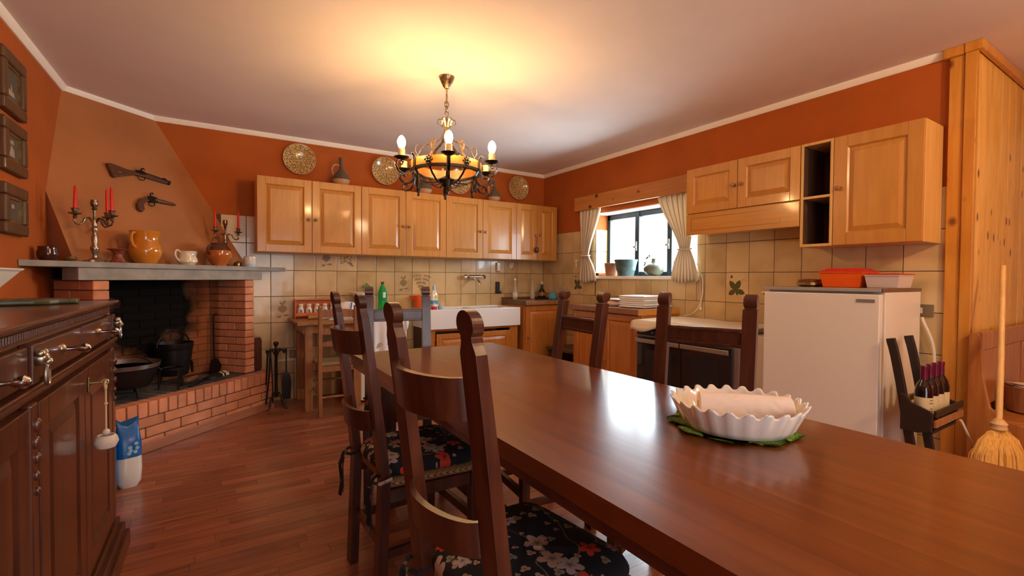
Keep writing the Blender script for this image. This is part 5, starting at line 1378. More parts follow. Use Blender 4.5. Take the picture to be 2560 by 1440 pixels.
# linen on the worktop
t = thing('linen_stack', 'stack of folded white table linen on the window worktop', 'linen', (-0.25, -1.93, 0.9245), RR+0.10)
q = random.Random(8)
for i in range(6):
    a = q.uniform(-0.01, 0.01); z = 0.0185*i
    part('folded_cloth', MB().loft([[(-0.13+a, -0.17, z), (0.14+a, -0.17, z), (0.14+a, 0.17, z), (-0.13+a, 0.17, z)], [(-0.14+a, -0.18, z+0.009), (0.15+a, -0.18, z+0.009), (0.15+a, 0.18, z+0.010), (-0.14+a, 0.18, z+0.009)], [(-0.13+a, -0.17, z+0.018), (0.14+a, -0.17, z+0.018), (0.15+a, 0.17, z+0.018), (-0.13+a, 0.17, z+0.018)]]), ('cloth_white', 'paper')[i == 3], t, bevel=0.003)
t = thing('paper_bag', 'crumpled pinkish paper bag lying beside the linen stack', 'bag', (-0.30, -1.62, 0.9245))
q = random.Random(12)
part('bag_body', MB().loft([[((0.10*k+0.02*q.random())*math.cos(a), (0.09*k+0.02*q.random())*math.sin(a), z) for a in [2*PI*i/14 for i in range(14)]] for k, z in ((1.0, 0), (1.1, 0.02), (0.8, 0.045), (0.2, 0.055))]), 'napkin_pink', t, smooth='all')
t = thing('white_napkins', 'loose white napkins on top of the crumpled paper bag', 'napkins', (-0.29, -1.645, 0.981))
part('napkin', MB().loft([[(-0.09, -0.08, 0), (0.09, -0.07, 0.002), (0.10, 0.09, 0), (-0.08, 0.08, 0)], [(-0.09, -0.08, 0.012), (0.09, -0.07, 0.016), (0.10, 0.09, 0.012), (-0.08, 0.08, 0.014)]]), 'cloth_white', t, bevel=0.003)
# double socket by the fridge
t = thing('socket_plate', 'brown metal double socket plate on the tiles behind the fridge', 'socket', (-0.007, -3.90, 0.972), RR)
part('plate_body', MB().box(-0.03, 0.07, -0.008, 0, 0, 0.075), 'outlet_brown', t, bevel=0.002)
part('switch', MB().box(0.0, 0.018, -0.014, -0.008, 0.02, 0.055), 'cream_china', t, bevel=0.002)
t = thing('fridge_cable', 'cream fridge cable hanging in the gap beside the fridge', 'cable', (-0.045, -3.925, 0.62))
part('cable', MB().tube(bez((0.0, 0.0, 0.35), (-0.02, -0.03, 0.25), (0.03, -0.09, 0.20), (0.0, -0.04, -0.10)), 0.008), 'cord_white', t, smooth=True)

# ================================================================== CHANDELIER
def build_chandelier():
    cx, cy = -2.323, -2.068
    t = thing('chandelier', 'wrought iron chandelier with wooden hoop and candle bulbs', 'chandelier', (cx, cy, 0))
    part('canopy', MB().lathe([(0.052, HC-0.001), (0.050, HC-0.012), (0.045, HC-0.025), (0.025, HC-0.065), (0.014, HC-0.078), (0.001, HC-0.080)], n=28), 'antique_metal', t, smooth=True)
    part('rod', MB().cyl((0, 0, 2.355), (0, 0, HC-0.07), 0.006), 'antique_metal', t, smooth=True)
    for z, a in ((2.352, 0.0), (2.322, PI/2), (2.290, 0.3)):
        part('chain_link', MB().tube([(0.014*math.sin(q)*math.cos(a), 0.014*math.sin(q)*math.sin(a), z+0.022*math.cos(q)) for q in [2*PI*i/16 for i in range(16)]], 0.0035, 6, closed=True), 'antique_metal', t, smooth=True)
    part('crown_stem', MB().lathe([(0.006, 2.27), (0.009, 2.255), (0.007, 2.24), (0.014, 2.20), (0.020, 2.165), (0.010, 2.15), (0.001, 2.148)], n=16), 'antique_metal', t, smooth=True)
    for k in range(6):
        a = math.radians(-112+30+60*k); d = Vector((math.cos(a), math.sin(a), 0)); s_ = Vector((-math.sin(a), math.cos(a), 0))
        f = lambda r, z: tuple(d*r+Vector((0, 0, z)))
        part('crown_leaf', MB().ribbon([f(r, z) for r, z in ((0.008, 2.18), (0.018, 2.22), (0.035, 2.25), (0.055, 2.248), (0.062, 2.228), (0.052, 2.215))], 0.012, 0.003, s_), 'antique_metal', t, smooth=True)
    # wooden hoop and iron bands
    Rr = 0.235; zb, zt_ = 1.893, 1.957
    hoop = part('hoop', MB().lathe([(Rr, zb), (Rr, zt_), (Rr-0.022, zt_), (Rr-0.022, zb), (Rr, zb)], n=6*10, caps=False), 'brass_wood', t, smooth=True)
    part('hoop_band', MB().lathe([(Rr+0.003, zb-0.004), (Rr+0.004, zb+0.012), (Rr-0.024, zb+0.006), (Rr-0.024, zb-0.004), (Rr+0.003, zb-0.004)], n=60, caps=False), 'wrought_iron', hoop, smooth=True)
    for k in range(6):
        a = math.radians(-112+30+60*k); d = Vector((math.cos(a), math.sin(a), 0)); s_ = Vector((-math.sin(a), math.cos(a), 0))
        ro = MB()
        c = d*(Rr+0.004)+Vector((0, 0, 1.930))
        for i in range(4):
            b = PI/4+i*PI/2
            for rr, sz in ((0.011, 0.0095), (0.022, 0.006)):
                p = c+s_*rr*math.cos(b)+Vector((0, 0, rr*math.sin(b)))
                ro.sphere(tuple(p), sz, 8, 1.0)
            p = c+s_*0.026*math.cos(b-PI/4)+Vector((0, 0, 0.024*math.sin(b-PI/4)))
            ro.sphere(tuple(p), 0.006, 8, 1.0)
        part('rosette', ro, 'wrought_iron', hoop, smooth=True)
        # upper S-strap to the crown
        f = lambda r, z: tuple(d*r+Vector((0, 0, z)))
        part('hanger_strap', MB().ribbon([f(r, z) for r, z in ((Rr-0.012, 1.955), (0.19, 1.995), (0.165, 2.045), (0.135, 2.075), (0.095, 2.09), (0.05, 2.11), (0.02, 2.155))], 0.016, 0.004, s_), 'antique_metal', t, smooth=True)
        part('hanger_scroll', MB().ribbon([f(r, z) for r, z in ((0.185, 1.995), (0.205, 2.03), (0.20, 2.065), (0.178, 2.075), (0.162, 2.06))], 0.012, 0.003, s_), 'antique_metal', t, smooth=True)
        # lower basket strap
        part('basket_strap', MB().ribbon([f(r, z) for r, z in ((Rr-0.01, 1.893), (0.19, 1.855), (0.14, 1.822), (0.08, 1.805), (0.03, 1.825))], 0.012, 0.004, s_), 'wrought_iron', t, smooth=True)
    part('hub', MB().lathe([(0.012, 1.872), (0.03, 1.862), (0.062, 1.845), (0.060, 1.838), (0.040, 1.822), (0.024, 1.803), (0.014, 1.796), (0.019, 1.785), (0.021, 1.765), (0.015, 1.752), (0.001, 1.748)], n=24), 'wrought_iron', t, smooth=True)
    for k in range(6):
        a = math.radians(-112+60*k); d = Vector((math.cos(a), math.sin(a), 0)); s_ = Vector((-math.sin(a), math.cos(a), 0))
        f = lambda r, z: tuple(d*r+Vector((0, 0, z)))
        arm = part('arm', MB().ribbon([f(r, z) for r, z in ((Rr+0.006, 1.965), (Rr+0.007, 1.91), (Rr+0.012, 1.872), (0.275, 1.846), (0.315, 1.842), (0.35, 1.858), (0.367, 1.889), (0.358, 1.920), (0.335, 1.929), (0.318, 1.915), (0.325, 1.899), (0.340, 1.902))], 0.018, 0.005, s_), 'wrought_iron', t, smooth=True)
        part('upper_curl', MB().ribbon([f(r, z) for r, z in ((Rr+0.006, 1.955), (Rr+0.007, 1.972), (Rr+0.022, 1.985), (Rr+0.036, 1.976))], 0.018, 0.005, s_), 'wrought_iron', arm, smooth=True)
        part('lower_scroll', MB().ribbon([f(r, z) for r, z in ((Rr+0.01, 1.872), (Rr+0.015, 1.83), (0.28, 1.797), (0.315, 1.790), (0.337, 1.810), (0.333, 1.835), (0.312, 1.840), (0.302, 1.824))], 0.016, 0.005, s_), 'wrought_iron', arm, smooth=True)
        part('brace', MB().ribbon([f(r, z) for r, z in ((Rr, 1.893), (0.215, 1.86), (0.16, 1.84), (0.10, 1.835), (0.05, 1.84))], 0.022, 0.006, s_), 'wrought_iron', arm, smooth=True)
        cx_ = d*0.33
        part('drip_pan', MB().lathe([(0.012, 1.925), (0.030, 1.934), (0.046, 1.942), (0.048, 1.945), (0.030, 1.941), (0.001, 1.940)], tuple(cx_), n=24), 'wrought_iron', arm, smooth=True)
        part('candle_sleeve', MB().lathe([(0.0215, 1.942), (0.0215, 1.995), (0.019, 1.996), (0.001, 1.996)], tuple(cx_), n=18), 'candle_sleeve', arm, smooth=True)
        # hanging iron drops on alternate arms
        part('drop', MB().lathe([(0.002, 1.86), (0.006, 1.85), (0.004, 1.84), (0.012, 1.815), (0.014, 1.79), (0.006, 1.765), (0.010, 1.755), (0.001, 1.748)], tuple(d*(Rr-0.02)), n=10), 'wrought_iron', arm, smooth=True)
        if k in (0, 1, 5):
            part('bulb', MB().lathe([(0.012, 1.997), (0.020, 2.010), (0.026, 2.032), (0.024, 2.05), (0.016, 2.068), (0.006, 2.077), (0.001, 2.079)], tuple(cx_), n=20), 'bulb', arm, smooth=True, label='glowing candle bulb')
build_chandelier()

# second ceiling lamp over the rear of the room, behind the camera
t = thing('globe_lamp', 'round glass ceiling lamp over the rear of the room', 'lamp', (-1.05, -5.75, 0))
part('canopy', MB().lathe([(0.06, HC-0.001), (0.055, HC-0.02), (0.02, HC-0.04), (0.001, HC-0.041)], n=24), 'antique_metal', t, smooth=True)
part('cord', MB().cyl((0, 0, 2.37), (0, 0, HC-0.03), 0.004), 'cord_white', t, smooth=True)
part('globe', MB().sphere((0, 0, 2.26), 0.115, 24), 'lamp_globe', t, smooth=True)

# ================================================================== DINING TABLE AND WHAT IS ON IT
t = thing('dining_table', 'long dark walnut dining table with thick polished top', 'table', (-2.58, -3.60, 0.0))
HT = 0.775
y0, y1 = -1.24, 1.225
for i in range(6):
    x0 = -0.44+0.8733/6*i
    part('top_plank', MB().box(x0, x0+0.8733/6-0.0001, y0, y1, HT-0.045, HT), 'table_wood', t)
part('apron', MB().box(-0.432, -0.405, y0+0.01, y1-0.012, HT-0.075, HT-0.0455).box(0.398, 0.425, y0+0.01, y1-0.012, HT-0.075, HT-0.0455).box(-0.405, 0.398, y1-0.04, y1-0.012, HT-0.075, HT-0.0455).box(-0.405, 0.398, y0+0.01, y0+0.04, HT-0.075, HT-0.0455), 'walnut_h', t)
for x in (-0.34, 0.26):
    for y in (y0+0.12, y1-0.22):
        part('leg', MB().box(x, x+0.08, y, y+0.08, 0.0, HT-0.046), 'walnut', t, bevel=0.006)
part('stretcher', MB().box(-0.03, 0.02, y0+0.16, y1-0.18, 0.12, 0.19).box(-0.26, 0.26, y0+0.14, y0+0.18, 0.12, 0.19).box(-0.26, 0.26, y1-0.20, y1-0.16, 0.12, 0.19), 'walnut_h', t, bevel=0.004)

# crocheted doily
dz = HT+0.0005
t = thing('crochet_doily', 'green crocheted doily under the fluted dish', 'doily', (-2.405, -4.20, dz))
nr, na = 10, 96
rings = []
for i in range(nr+1):
    k = i/nr
    rings.append([((0.166*k+0.001+(0.007*k**4)*math.sin(9*a)+0.003*k**4*math.sin(30*a))*math.cos(a), (0.166*k+0.001+(0.007*k**4)*math.sin(9*a))*math.sin(a), 0.0060+0.0015*math.sin(9*a)*k**5) for a in [2*PI*j/na for j in range(na)]])
b = MB().loft(rings)
o = part('crochet_work', b, 'crochet', t, smooth='all')
s_ = o.modifiers.new('solid', 'SOLIDIFY'); s_.thickness = 0.003
# fluted dish
t = thing('fluted_dish', 'white ceramic pie dish with deep wavy rim', 'dish', (-2.418, -4.222, HT+0.0085), math.radians(-32))
na = 24*12
prof = [(0.110, 0.0, 0), (0.119, 0.002, 0.05), (0.129, 0.018, 0.5), (0.140, 0.045, 0.85), (0.149, 0.066, 1), (0.1515, 0.0725, 1), (0.148, 0.073, 1), (0.143, 0.066, 1), (0.134, 0.045, 0.85), (0.124, 0.020, 0.5), (0.112, 0.010, 0.1), (0.001, 0.009, 0)]
rings = []
for r, z, wv in prof:
    ring = []
    for j in range(na):
        a = 2*PI*j/na; c_ = math.cos(24*a); c_ = math.copysign(abs(c_)**0.62, c_)
        rr = r*1.08+0.0040*wv*c_; zz = z+0.0062*wv*wv*c_
        ring.append((rr*math.cos(a)*1.06, rr*math.sin(a), zz))
    rings.append(ring)
part('dish_body', MB().loft(rings), 'white_china', t, smooth='all')
# roll of kitchen paper in the dish
t = thing('paper_roll', 'embossed white kitchen paper roll lying in the fluted dish', 'paper roll', (-2.408, -4.236, HT+0.0185), math.radians(-46))
part('roll', MB().tube([(-0.117, 0, 0.040), (-0.115, 0, 0.040), (0.115, 0, 0.040), (0.117, 0, 0.040)], [0.037, 0.040, 0.040, 0.037], 36), 'paper_towel', t, smooth=True)
part('cardboard_core', MB().cyl((-0.1185, 0, 0.040), (0.1185, 0, 0.040), 0.016), 'twine', t, smooth=True)

# ================================================================== DINING CHAIRS
def post_rings(x, zs, hw, hd, ycf):
    return [[(x-hw(z), ycf(z)-hd(z), z), (x+hw(z), ycf(z)-hd(z), z), (x+hw(z), ycf(z)+hd(z), z), (x-hw(z), ycf(z)+hd(z), z)] for z in zs]
ZK = 1.103      # knob centre
def chair_seat(t, front=0.215, back=0.175, depth=0.385, cushion=True):
    for s_ in (-1, 1):
        part('front_leg', MB().loft([[(s_*front*0.93-w_, -depth+0.03-w_, z), (s_*front*0.93+w_, -depth+0.03-w_, z), (s_*front*0.93+w_, -depth+0.03+w_, z), (s_*front*0.93-w_, -depth+0.03+w_, z)] for z, w_ in ((0, 0.016), (0.43, 0.021))]), 'chair_wood', t, bevel=0.003)
        part('side_stretcher', MB().box(s_*0.175-0.009, s_*0.175+0.009, -depth+0.03, -0.01, 0.17, 0.20), 'chair_wood', t)
        part('side_rail', MB().loft([[(s_*back-0.011, -0.01, z) for z in (0.375,)]+[(s_*back+0.011, -0.01, 0.375), (s_*back+0.011, -0.01, 0.42), (s_*back-0.011, -0.01, 0.42)],
              [(s_*front*0.93-0.011, -depth+0.04, 0.375), (s_*front*0.93+0.011, -depth+0.04, 0.375), (s_*front*0.93+0.011, -depth+0.04, 0.42), (s_*front*0.93-0.011, -depth+0.04, 0.42)]]), 'chair_wood', t)
    part('front_stretcher', MB().box(-front*0.88, front*0.88, -depth+0.02, -depth+0.04, 0.22, 0.255), 'chair_wood', t)
    sr = lambda k, z: [(-back*k, -0.015*k, z), (back*k, -0.015*k, z), (front*k, -depth-0.01*(k-1), z), (-front*k, -depth, z)]
    part('rush_seat', MB().loft([sr(0.97, 0.421), sr(1.02, 0.432), sr(1.02, 0.448), sr(0.95, 0.456)]), 'rush', t, bevel=0.006)
    if cushion:
        n, rows = 40, []
        def outline(a, k):
            # rounded trapezoid
            ca, sa = math.cos(a), math.sin(a)
            e = 0.42
            X = math.copysign(abs(ca)**e, ca); Y = math.copysign(abs(sa)**e, sa)
            hw = (front+back)/2 - (front-back)/2*Y + 0.006
            return X*hw*k, -depth/2-0.005+Y*(depth/2+0.004)*k
        for k, z in ((0.93, 0.457), (1.01, 0.468), (1.02, 0.484), (0.97, 0.502), (0.80, 0.512), (0.5, 0.516), (0.2, 0.512), (0.02, 0.510)):
            rows.append([(*outline(2*PI*i/n, k), z+0.002*math.sin(5*2*PI*i/n)) for i in range(n)])
        c = part('cushion', MB().loft(rows), 'floral', t, smooth='all')
        for s_ in (-1, 1):
            tb = MB()
            x = s_*0.172
            tb.tube([(x-0.03, -0.02, 0.47), (x-0.034, 0.03, 0.462), (x+0.02, 0.045, 0.455), (x+0.036, 0.02, 0.465), (x+0.03, -0.02, 0.47)], 0.006, 6)
            tb.ribbon([(x+0.01, 0.046, 0.455), (x+0.02, 0.06, 0.41), (x+0.005, 0.055, 0.34), (x+0.018, 0.06, 0.28)], 0.022, 0.004, (1, 0.2, 0))
            tb.ribbon([(x, 0.046, 0.455), (x-0.018, 0.058, 0.42), (x-0.012, 0.055, 0.35), (x-0.026, 0.058, 0.31)], 0.020, 0.004, (1, -0.2, 0))
            part('tie', tb, 'floral', c, smooth=True)
def chair_round(label, loc, rz):
    # posts with round front-facing knobs, curved slats
    t = thing('dining_chair', label, 'chair', loc, rz, 'dark chairs around the dining table')
    yc = lambda z: 0.016*(1-z/0.45) if z < 0.45 else 0.088*((z-0.45)/0.68)**1.15
    def hw(z):
        if z > ZK-0.022: return max(0.004, math.sqrt(max(0, 0.0275**2-(z-ZK)**2)))
        if z > ZK-0.034: return 0.0185
        if z > ZK-0.055: return 0.0185+(0.0265-0.0185)*((ZK-0.034-z)/0.021)
        return 0.0265
    hd = lambda z: 0.0125+0.004*min(1, (1.13-z)/0.5)
    zs = [0, 0.2, 0.45, 0.6, 0.75, 0.9, 1.0, ZK-0.055, ZK-0.046, ZK-0.038, ZK-0.033, ZK-0.0225]+[ZK+0.0275*math.sin(q) for q in [-0.9+2.44*i/12 for i in range(13)]]
    for s_ in (-1, 1):
        part('back_post', MB().loft(post_rings(s_*0.163, zs, hw, hd, yc)), 'chair_wood', t, bevel=0.003)
    for z0, z1, bul in ((0.912, 0.998, 0.062), (0.630, 0.705, 0.058)):
        rings = []
        for i in range(17):
            x = -0.140+0.280*i/16; b_ = bul*(1-(x/0.140)**2)**0.6
            lo = z0+0.012*(1-(x/0.14)**2)*0; y = lambda z: yc(z)+b_
            rings.append([(x, y(z0)-0.008, z0), (x, y(z0)+0.008, z0), (x, y(z1)+0.008, z1), (x, y(z1)-0.008, z1)])
        part('back_slat', MB().loft(rings), 'chair_wood', t, smooth=True)
    part('back_stretcher', MB().box(-0.14, 0.14, -0.006, 0.012, 0.20, 0.23), 'chair_wood', t)
    chair_seat(t)
    return t
def chair_barrel(label, loc, rz):
    # posts with sideways barrel knobs, straight moulded rails
    t = thing('dining_chair', label, 'chair', loc, rz, 'dark chairs around the dining table')
    yc = lambda z: 0.02*(1-z/0.45) if z < 0.45 else 0.085*((z-0.45)/0.68)**1.15
    def hd(z):
        if z > ZK-0.022: return max(0.003, 0.82*math.sqrt(max(0, 0.0285**2-(z-ZK)**2)))
        if z > ZK-0.031: return 0.011
        return 0.0175
    def hw(z):
        if z > ZK-0.022: return 0.0245-0.004*((z-ZK)/0.0285)**4
        if z > ZK-0.031: return 0.022
        return 0.0265
    zs = [0, 0.2, 0.45, 0.6, 0.75, 0.9, 1.0, ZK-0.038, ZK-0.032, ZK-0.0305, ZK-0.0225]+[ZK+0.0285*math.sin(q) for q in [-0.85+2.40*i/12 for i in range(13)]]
    for s_ in (-1, 1):
        part('back_post', MB().loft(post_rings(s_*0.172, zs, hw, hd, yc)), 'chair_wood', t, bevel=0.003)
    for z0, z1 in ((0.918, 0.992), (0.66, 0.73)):
        y = yc((z0+z1)/2)
        r = part('back_rail', MB().box(-0.1455, 0.1455, y-0.010, y+0.010, z0, z1), 'chair_wood', t, bevel=0.002)
        part('bead', MB().box(-0.1455, 0.1455, y-0.015, y-0.0101, z1-0.014, z1-0.004).box(-0.1455, 0.1455, y-0.015, y-0.0101, z0+0.004, z0+0.014), 'chair_wood', r, bevel=0.002)
    part('back_stretcher', MB().box(-0.145, 0.145, -0.004, 0.014, 0.20, 0.23), 'chair_wood', t)
    chair_seat(t)
    return t
chair_round('curved-slat dark chair with floral cushion nearest the fluted dish', (-3.174, -4.03, 0), math.radians(97))
chair_round('curved-slat dark chair with floral cushion nearer the fireplace', (-3.135, -3.15, 0), math.radians(93))
chair_barrel('straight-railed dark chair at the head of the table facing the dish', (-2.698, -2.215, 0), math.radians(-13))
chair_barrel('straight-railed dark chair between the table and the window cabinet', (-2.13, -3.14, 0), math.radians(-96))
chair_barrel('straight-railed dark chair between the table and the fridge', (-1.985, -3.79, 0), math.radians(-70))

# ================================================================== SIDEBOARD
def build_sideboard():
    t = thing('sideboard', 'dark carved walnut sideboard with drawers and metal knobs by the orange wall', 'sideboard', (XL+0.006, -3.95, 0.0), PI/2)
    Wd = 1.555; fy = -0.525; zt_ = 1.083
    part('carcass', MB().box(0.0, Wd, fy, -0.002, 0.10, 1.028), 'walnut', t, bevel=0.003)
    tp = MB()
    for (o_, z0, z1) in ((0.020, 1.062, 1.070), (0.034, 1.0702, 1.083)):
        tp.box(-o_, Wd+o_, fy-o_, 0.0, z0, z1)
    part('top_slab', tp, 'walnut_h', t, bevel=0.004)
    part('frieze', MB().box(-0.004, Wd+0.004, fy-0.004, -0.002, 1.0285, 1.0615), 'walnut_h', t)
    fl = MB()
    n = 92
    for i in range(n):
        x = 0.01+(Wd-0.02)*i/n
        fl.box(x, x+0.0095, fy-0.010, fy-0.004, 1.037, 1.056)
    o = part('fluting', fl, 'walnut', t, bevel=0.0015); o['kind'] = 'stuff'
    # drawers
    for a, b in ((0.02, 0.485), (0.555, 0.985), (1.0, 1.50)):
        d = part('drawer', MB().box(a, b, fy-0.020, fy-0.0005, 0.935, 1.022), 'walnut_h', t, bevel=0.004)
        c = (a+b)/2
        part('pull_plate', MB().lathe([(0.016, 0), (0.013, 0.006), (0.006, 0.010)], n=14), 'pewter', d, smooth=True, loc=(c, fy-0.020, 0.980), rot=(PI/2, 0, 0))
        part('pull', MB().lathe([(0.006, 0.008), (0.005, 0.030), (0.008, 0.036), (0.013, 0.046), (0.0135, 0.052), (0.008, 0.060), (0.001, 0.063)], n=18), 'chrome', d, smooth=True, loc=(c, fy-0.020, 0.980), rot=(PI/2, 0, 0))
    # metal mounts with drop rings at the corners of the main bay
    for x in (0.52, 1.53):
        m = part('mount', MB().box(x-0.022, x+0.022, fy-0.026, fy-0.0005, 0.93, 1.026), 'walnut', t, bevel=0.003)
        mm = MB().sphere((x, fy-0.034, 0.990), 0.018, 12).sphere((x-0.012, fy-0.036, 1.003), 0.010, 10).sphere((x+0.012, fy-0.036, 1.003), 0.010, 10).sphere((x, fy-0.046, 0.982), 0.010, 10)
        part('mask', mm, 'pewter', m, smooth=True)
        part('drop_ring', MB().tube([(x+0.012*math.cos(q), fy-0.045, 0.950+0.024*math.sin(q)) for q in [2*PI*i/20 for i in range(20)]], 0.0042, 8, closed=True), 'pewter', m, smooth=True)
    # waist moulding
    wm = MB()
    for o_, z0, z1 in ((0.030, 0.912, 0.926), (0.020, 0.900, 0.9118), (0.010, 0.885, 0.8998)):
        wm.box(-0.004-o_*0.5, Wd+o_*0.7, fy-o_, -0.004, z0, z1)
    part('waist_moulding', wm, 'walnut_h', t, bevel=0.003)
    # doors with raised panels, pilasters with carved drops
    for a, b in ((0.02, 0.485), (0.560, 1.02), (1.025, 1.495)):
        door(t, a, b, 0.16, 0.880, fy-0.001, 'walnut', 'walnut', None, st=0.072)
    for x in (0.52, 1.525):
        p = part('pilaster', MB().box(x-0.026, x+0.026, fy-0.022, fy-0.0005, 0.15, 0.884), 'walnut', t, bevel=0.006)
        cv = MB()
        for i in range(5):
            cv.sphere((x+0.004*(-1)**i, fy-0.024, 0.83-0.040*i), 0.0105-0.001*i, 10, 1.7)
        part('carved_drop', cv, 'walnut', p, smooth=True)
    pl = MB()
    for o_, z0, z1 in ((0.014, 0.145, 0.160), (0.030, 0.110, 0.1448), (0.046, 0.07, 0.1098), (0.060, 0.0, 0.0698)):
        pl.box(-o_*0.3, Wd+o_, fy-o_, -0.004, z0, z1)
    part('plinth', pl, 'walnut_h', t, bevel=0.005)
    k = part('keyhole_plate', MB().box(1.055, 1.075, fy-0.026, fy-0.0215, 0.795, 0.845), 'brass', t, bevel=0.003)
    part('key', MB().cyl((1.065, fy-0.026, 0.825), (1.065, fy-0.060, 0.825), 0.003).tube([(1.065, fy-0.066+0.009*math.cos(q), 0.825+0.009*math.sin(q)) for q in [2*PI*i/14 for i in range(14)]], 0.002, 6, closed=True), 'brass', k, smooth=True)
build_sideboard()
# hanging ornament on the key
t = thing('hanging_bell', 'small white clay pot ornament hanging on twine from the sideboard key', 'ornament', (XL+0.006+0.592, -3.95+1.065, 0.60))
part('twine', MB().cyl((0, 0, 0.05), (0, 0, 0.20), 0.003), 'twine', t, smooth=True)
part('ring', MB().tube([(0.0, 0.013*math.cos(q), 0.214+0.015*math.sin(q)) for q in [2*PI*i/16 for i in range(16)]], 0.003, 6, closed=True), 'twine', t, smooth=True)
part('knot', MB().sphere((0, 0, 0.15), 0.006, 8), 'twine', t, smooth=True)
part('pot_body', MB().lathe([(0.008, -0.008), (0.026, 0.0), (0.034, 0.018), (0.030, 0.034), (0.024, 0.042), (0.020, 0.040), (0.026, 0.02), (0.001, 0.0)], n=24), 'bell_white', t, smooth=True)
part('bead', MB().sphere((0, 0, 0.052), 0.011, 12), 'bell_white', t, smooth=True)
# things on the sideboard
t = thing('long_board', 'dark olive wooden paddle board lying on the sideboard', 'board', (-4.29, -2.665, 1.0835), math.radians(16))
bp = [(-0.20, -0.085), (0.10, -0.085), (0.14, -0.07), (0.165, -0.045), (0.215, -0.036), (0.225, 0.0), (0.215, 0.036), (0.165, 0.045), (0.14, 0.07), (0.10, 0.085), (-0.20, 0.085)]
part('blade', MB().prism(bp, 0, 0.020), 'cutting_wood', t, bevel=0.007, seg=3)
part('grip_slot', MB().prism([(0.10, -0.03), (0.125, -0.02), (0.125, 0.02), (0.10, 0.03)], 0.0195, 0.0207), 'black_plastic', t)
part('hanging_hole', MB().lathe([(0.009, 0), (0.009, 0.0012), (0.001, 0.0013)], (0.195, 0, 0.0197), 14), 'black_plastic', t)
t = thing('square_bowl', 'square white china bowl with blue rim line on the sideboard', 'bowl', (-4.395, -2.635, 1.1042), math.radians(52))
sq = lambda k, z: [(k*x, k*y, z+k*tl*min(1, z/0.05)) for x, y, tl in ((-1, -1, 0.18), (1, -1, 0.12), (1, 1, -0.10), (-1, 1, 0.0))]
part('bowl_body', MB().loft([sq(0.060, 0), sq(0.066, 0.010), sq(0.118, 0.082), sq(0.126, 0.088), sq(0.126, 0.093), sq(0.114, 0.088), sq(0.060, 0.018), sq(0.01, 0.016)]), 'white_china', t, bevel=0.005, seg=3)
part('blue_line', MB().loft([sq(0.119, 0.0910), sq(0.122, 0.0915), sq(0.122, 0.0925), sq(0.119, 0.0920)], caps=False), 'blue_pack', t)

# pictures on the left wall
def picture(label, z0, z1, kind):
    t = thing('framed_picture', label, 'picture', (XL+0.001, -1.635, z0), PI/2, 'small dark frames on the orange wall')
    W, H = 0.335, z1-z0
    b = 0.062
    part('frame', MB().box(0, W, -0.034, 0, 0, b).box(0, W, -0.034, 0, H-b, H).box(0, b, -0.034, 0, b, H-b).box(W-b, W, -0.034, 0, b, H-b), 'frame_wood', t, bevel=0.010, seg=3)
    part('gilt_slip', MB().box(b, W-b, -0.022, -0.004, b, b+0.012).box(b, W-b, -0.022, -0.004, H-b-0.012, H-b).box(b, b+0.012, -0.022, -0.004, b+0.012, H-b-0.012).box(W-b-0.012, W-b, -0.022, -0.004, b+0.012, H-b-0.012), 'brass', t)
    im = part('image', MB().box(b+0.012, W-b-0.012, -0.012, -0.004, b+0.012, H-b-0.012), 'photo_dark', t)
    cx = W/2
    fig = MB()
    if kind == 0:
        fig.add([(cx-0.05, -0.0125, 0.10), (cx+0.06, -0.0125, 0.10), (cx+0.04, -0.0125, 0.125), (cx-0.03, -0.0125, 0.13)], [(0, 1, 2, 3)])
        fig.add([(cx-0.005, -0.0125, 0.13), (cx+0.02, -0.0125, 0.13), (cx+0.004, -0.0125, 0.17)], [(0, 1, 2)])
    elif kind == 1:
        fig.add([(cx-0.04, -0.0125, 0.09), (cx+0.04, -0.0125, 0.09), (cx+0.03, -0.0125, 0.13), (cx-0.01, -0.0125, 0.15)], [(0, 1, 2, 3)])
        fig.add([(cx-0.02, -0.0125, 0.155), (cx+0.03, -0.0125, 0.155), (cx+0.03, -0.0125, 0.175), (cx-0.02, -0.0125, 0.175)], [(0, 1, 2, 3)])
    else:
        fig.add([(cx-0.02, -0.0125, 0.14), (cx+0.02, -0.0125, 0.14), (cx+0.02, -0.0125, 0.16), (cx-0.02, -0.0125, 0.16)], [(0, 1, 2, 3)])
    part('pale_shape', fig, 'photo_pale', im)
picture('small dark wood framed picture, topmost of three on the wall', 2.030, 2.342, 0)
picture('small dark wood framed picture, middle of three on the wall', 1.722, 1.992, 1)
picture('small dark wood framed picture, lowest of three on the wall', 1.400, 1.660, 2)

# ================================================================== PINE CORNER
t = thing('wine_rack', 'black slatted wine rack with curved rails leaning on the fridge side', 'wine rack', (-0.50, -4.0, 0.0))
rail = [(0.034, 0.885), (0.030, 0.865), (0.022, 0.835), (0.012, 0.79), (0.002, 0.735), (-0.008, 0.68), (-0.022, 0.60), (-0.045, 0.44), (-0.075, 0.25), (-0.115, 0.0)]
for x in (-0.12, 0.12):
    part('rail', MB().ribbon([(x, y, z) for y, z in rail], 0.020, 0.040, (1, 0, 0)), 'black_wood', t, bevel=0.004)
for x in (-0.165, 0.20):
    pr_ = [(-0.030, 0.43), (-0.030, 0.615), (-0.050, 0.610), (-0.075, 0.575), (-0.150, 0.545), (-0.160, 0.53), (-0.155, 0.445), (-0.10, 0.428)]
    n = len(pr_)
    part('side_panel', MB().add([(x-0.008, y, z) for y, z in pr_]+[(x+0.008, y, z) for y, z in pr_], [tuple(range(n)), tuple(range(2*n-1, n-1, -1))]+[(i, n+i, n+(i+1) % n, (i+1) % n) for i in range(n)]), 'black_wood', t, bevel=0.003)
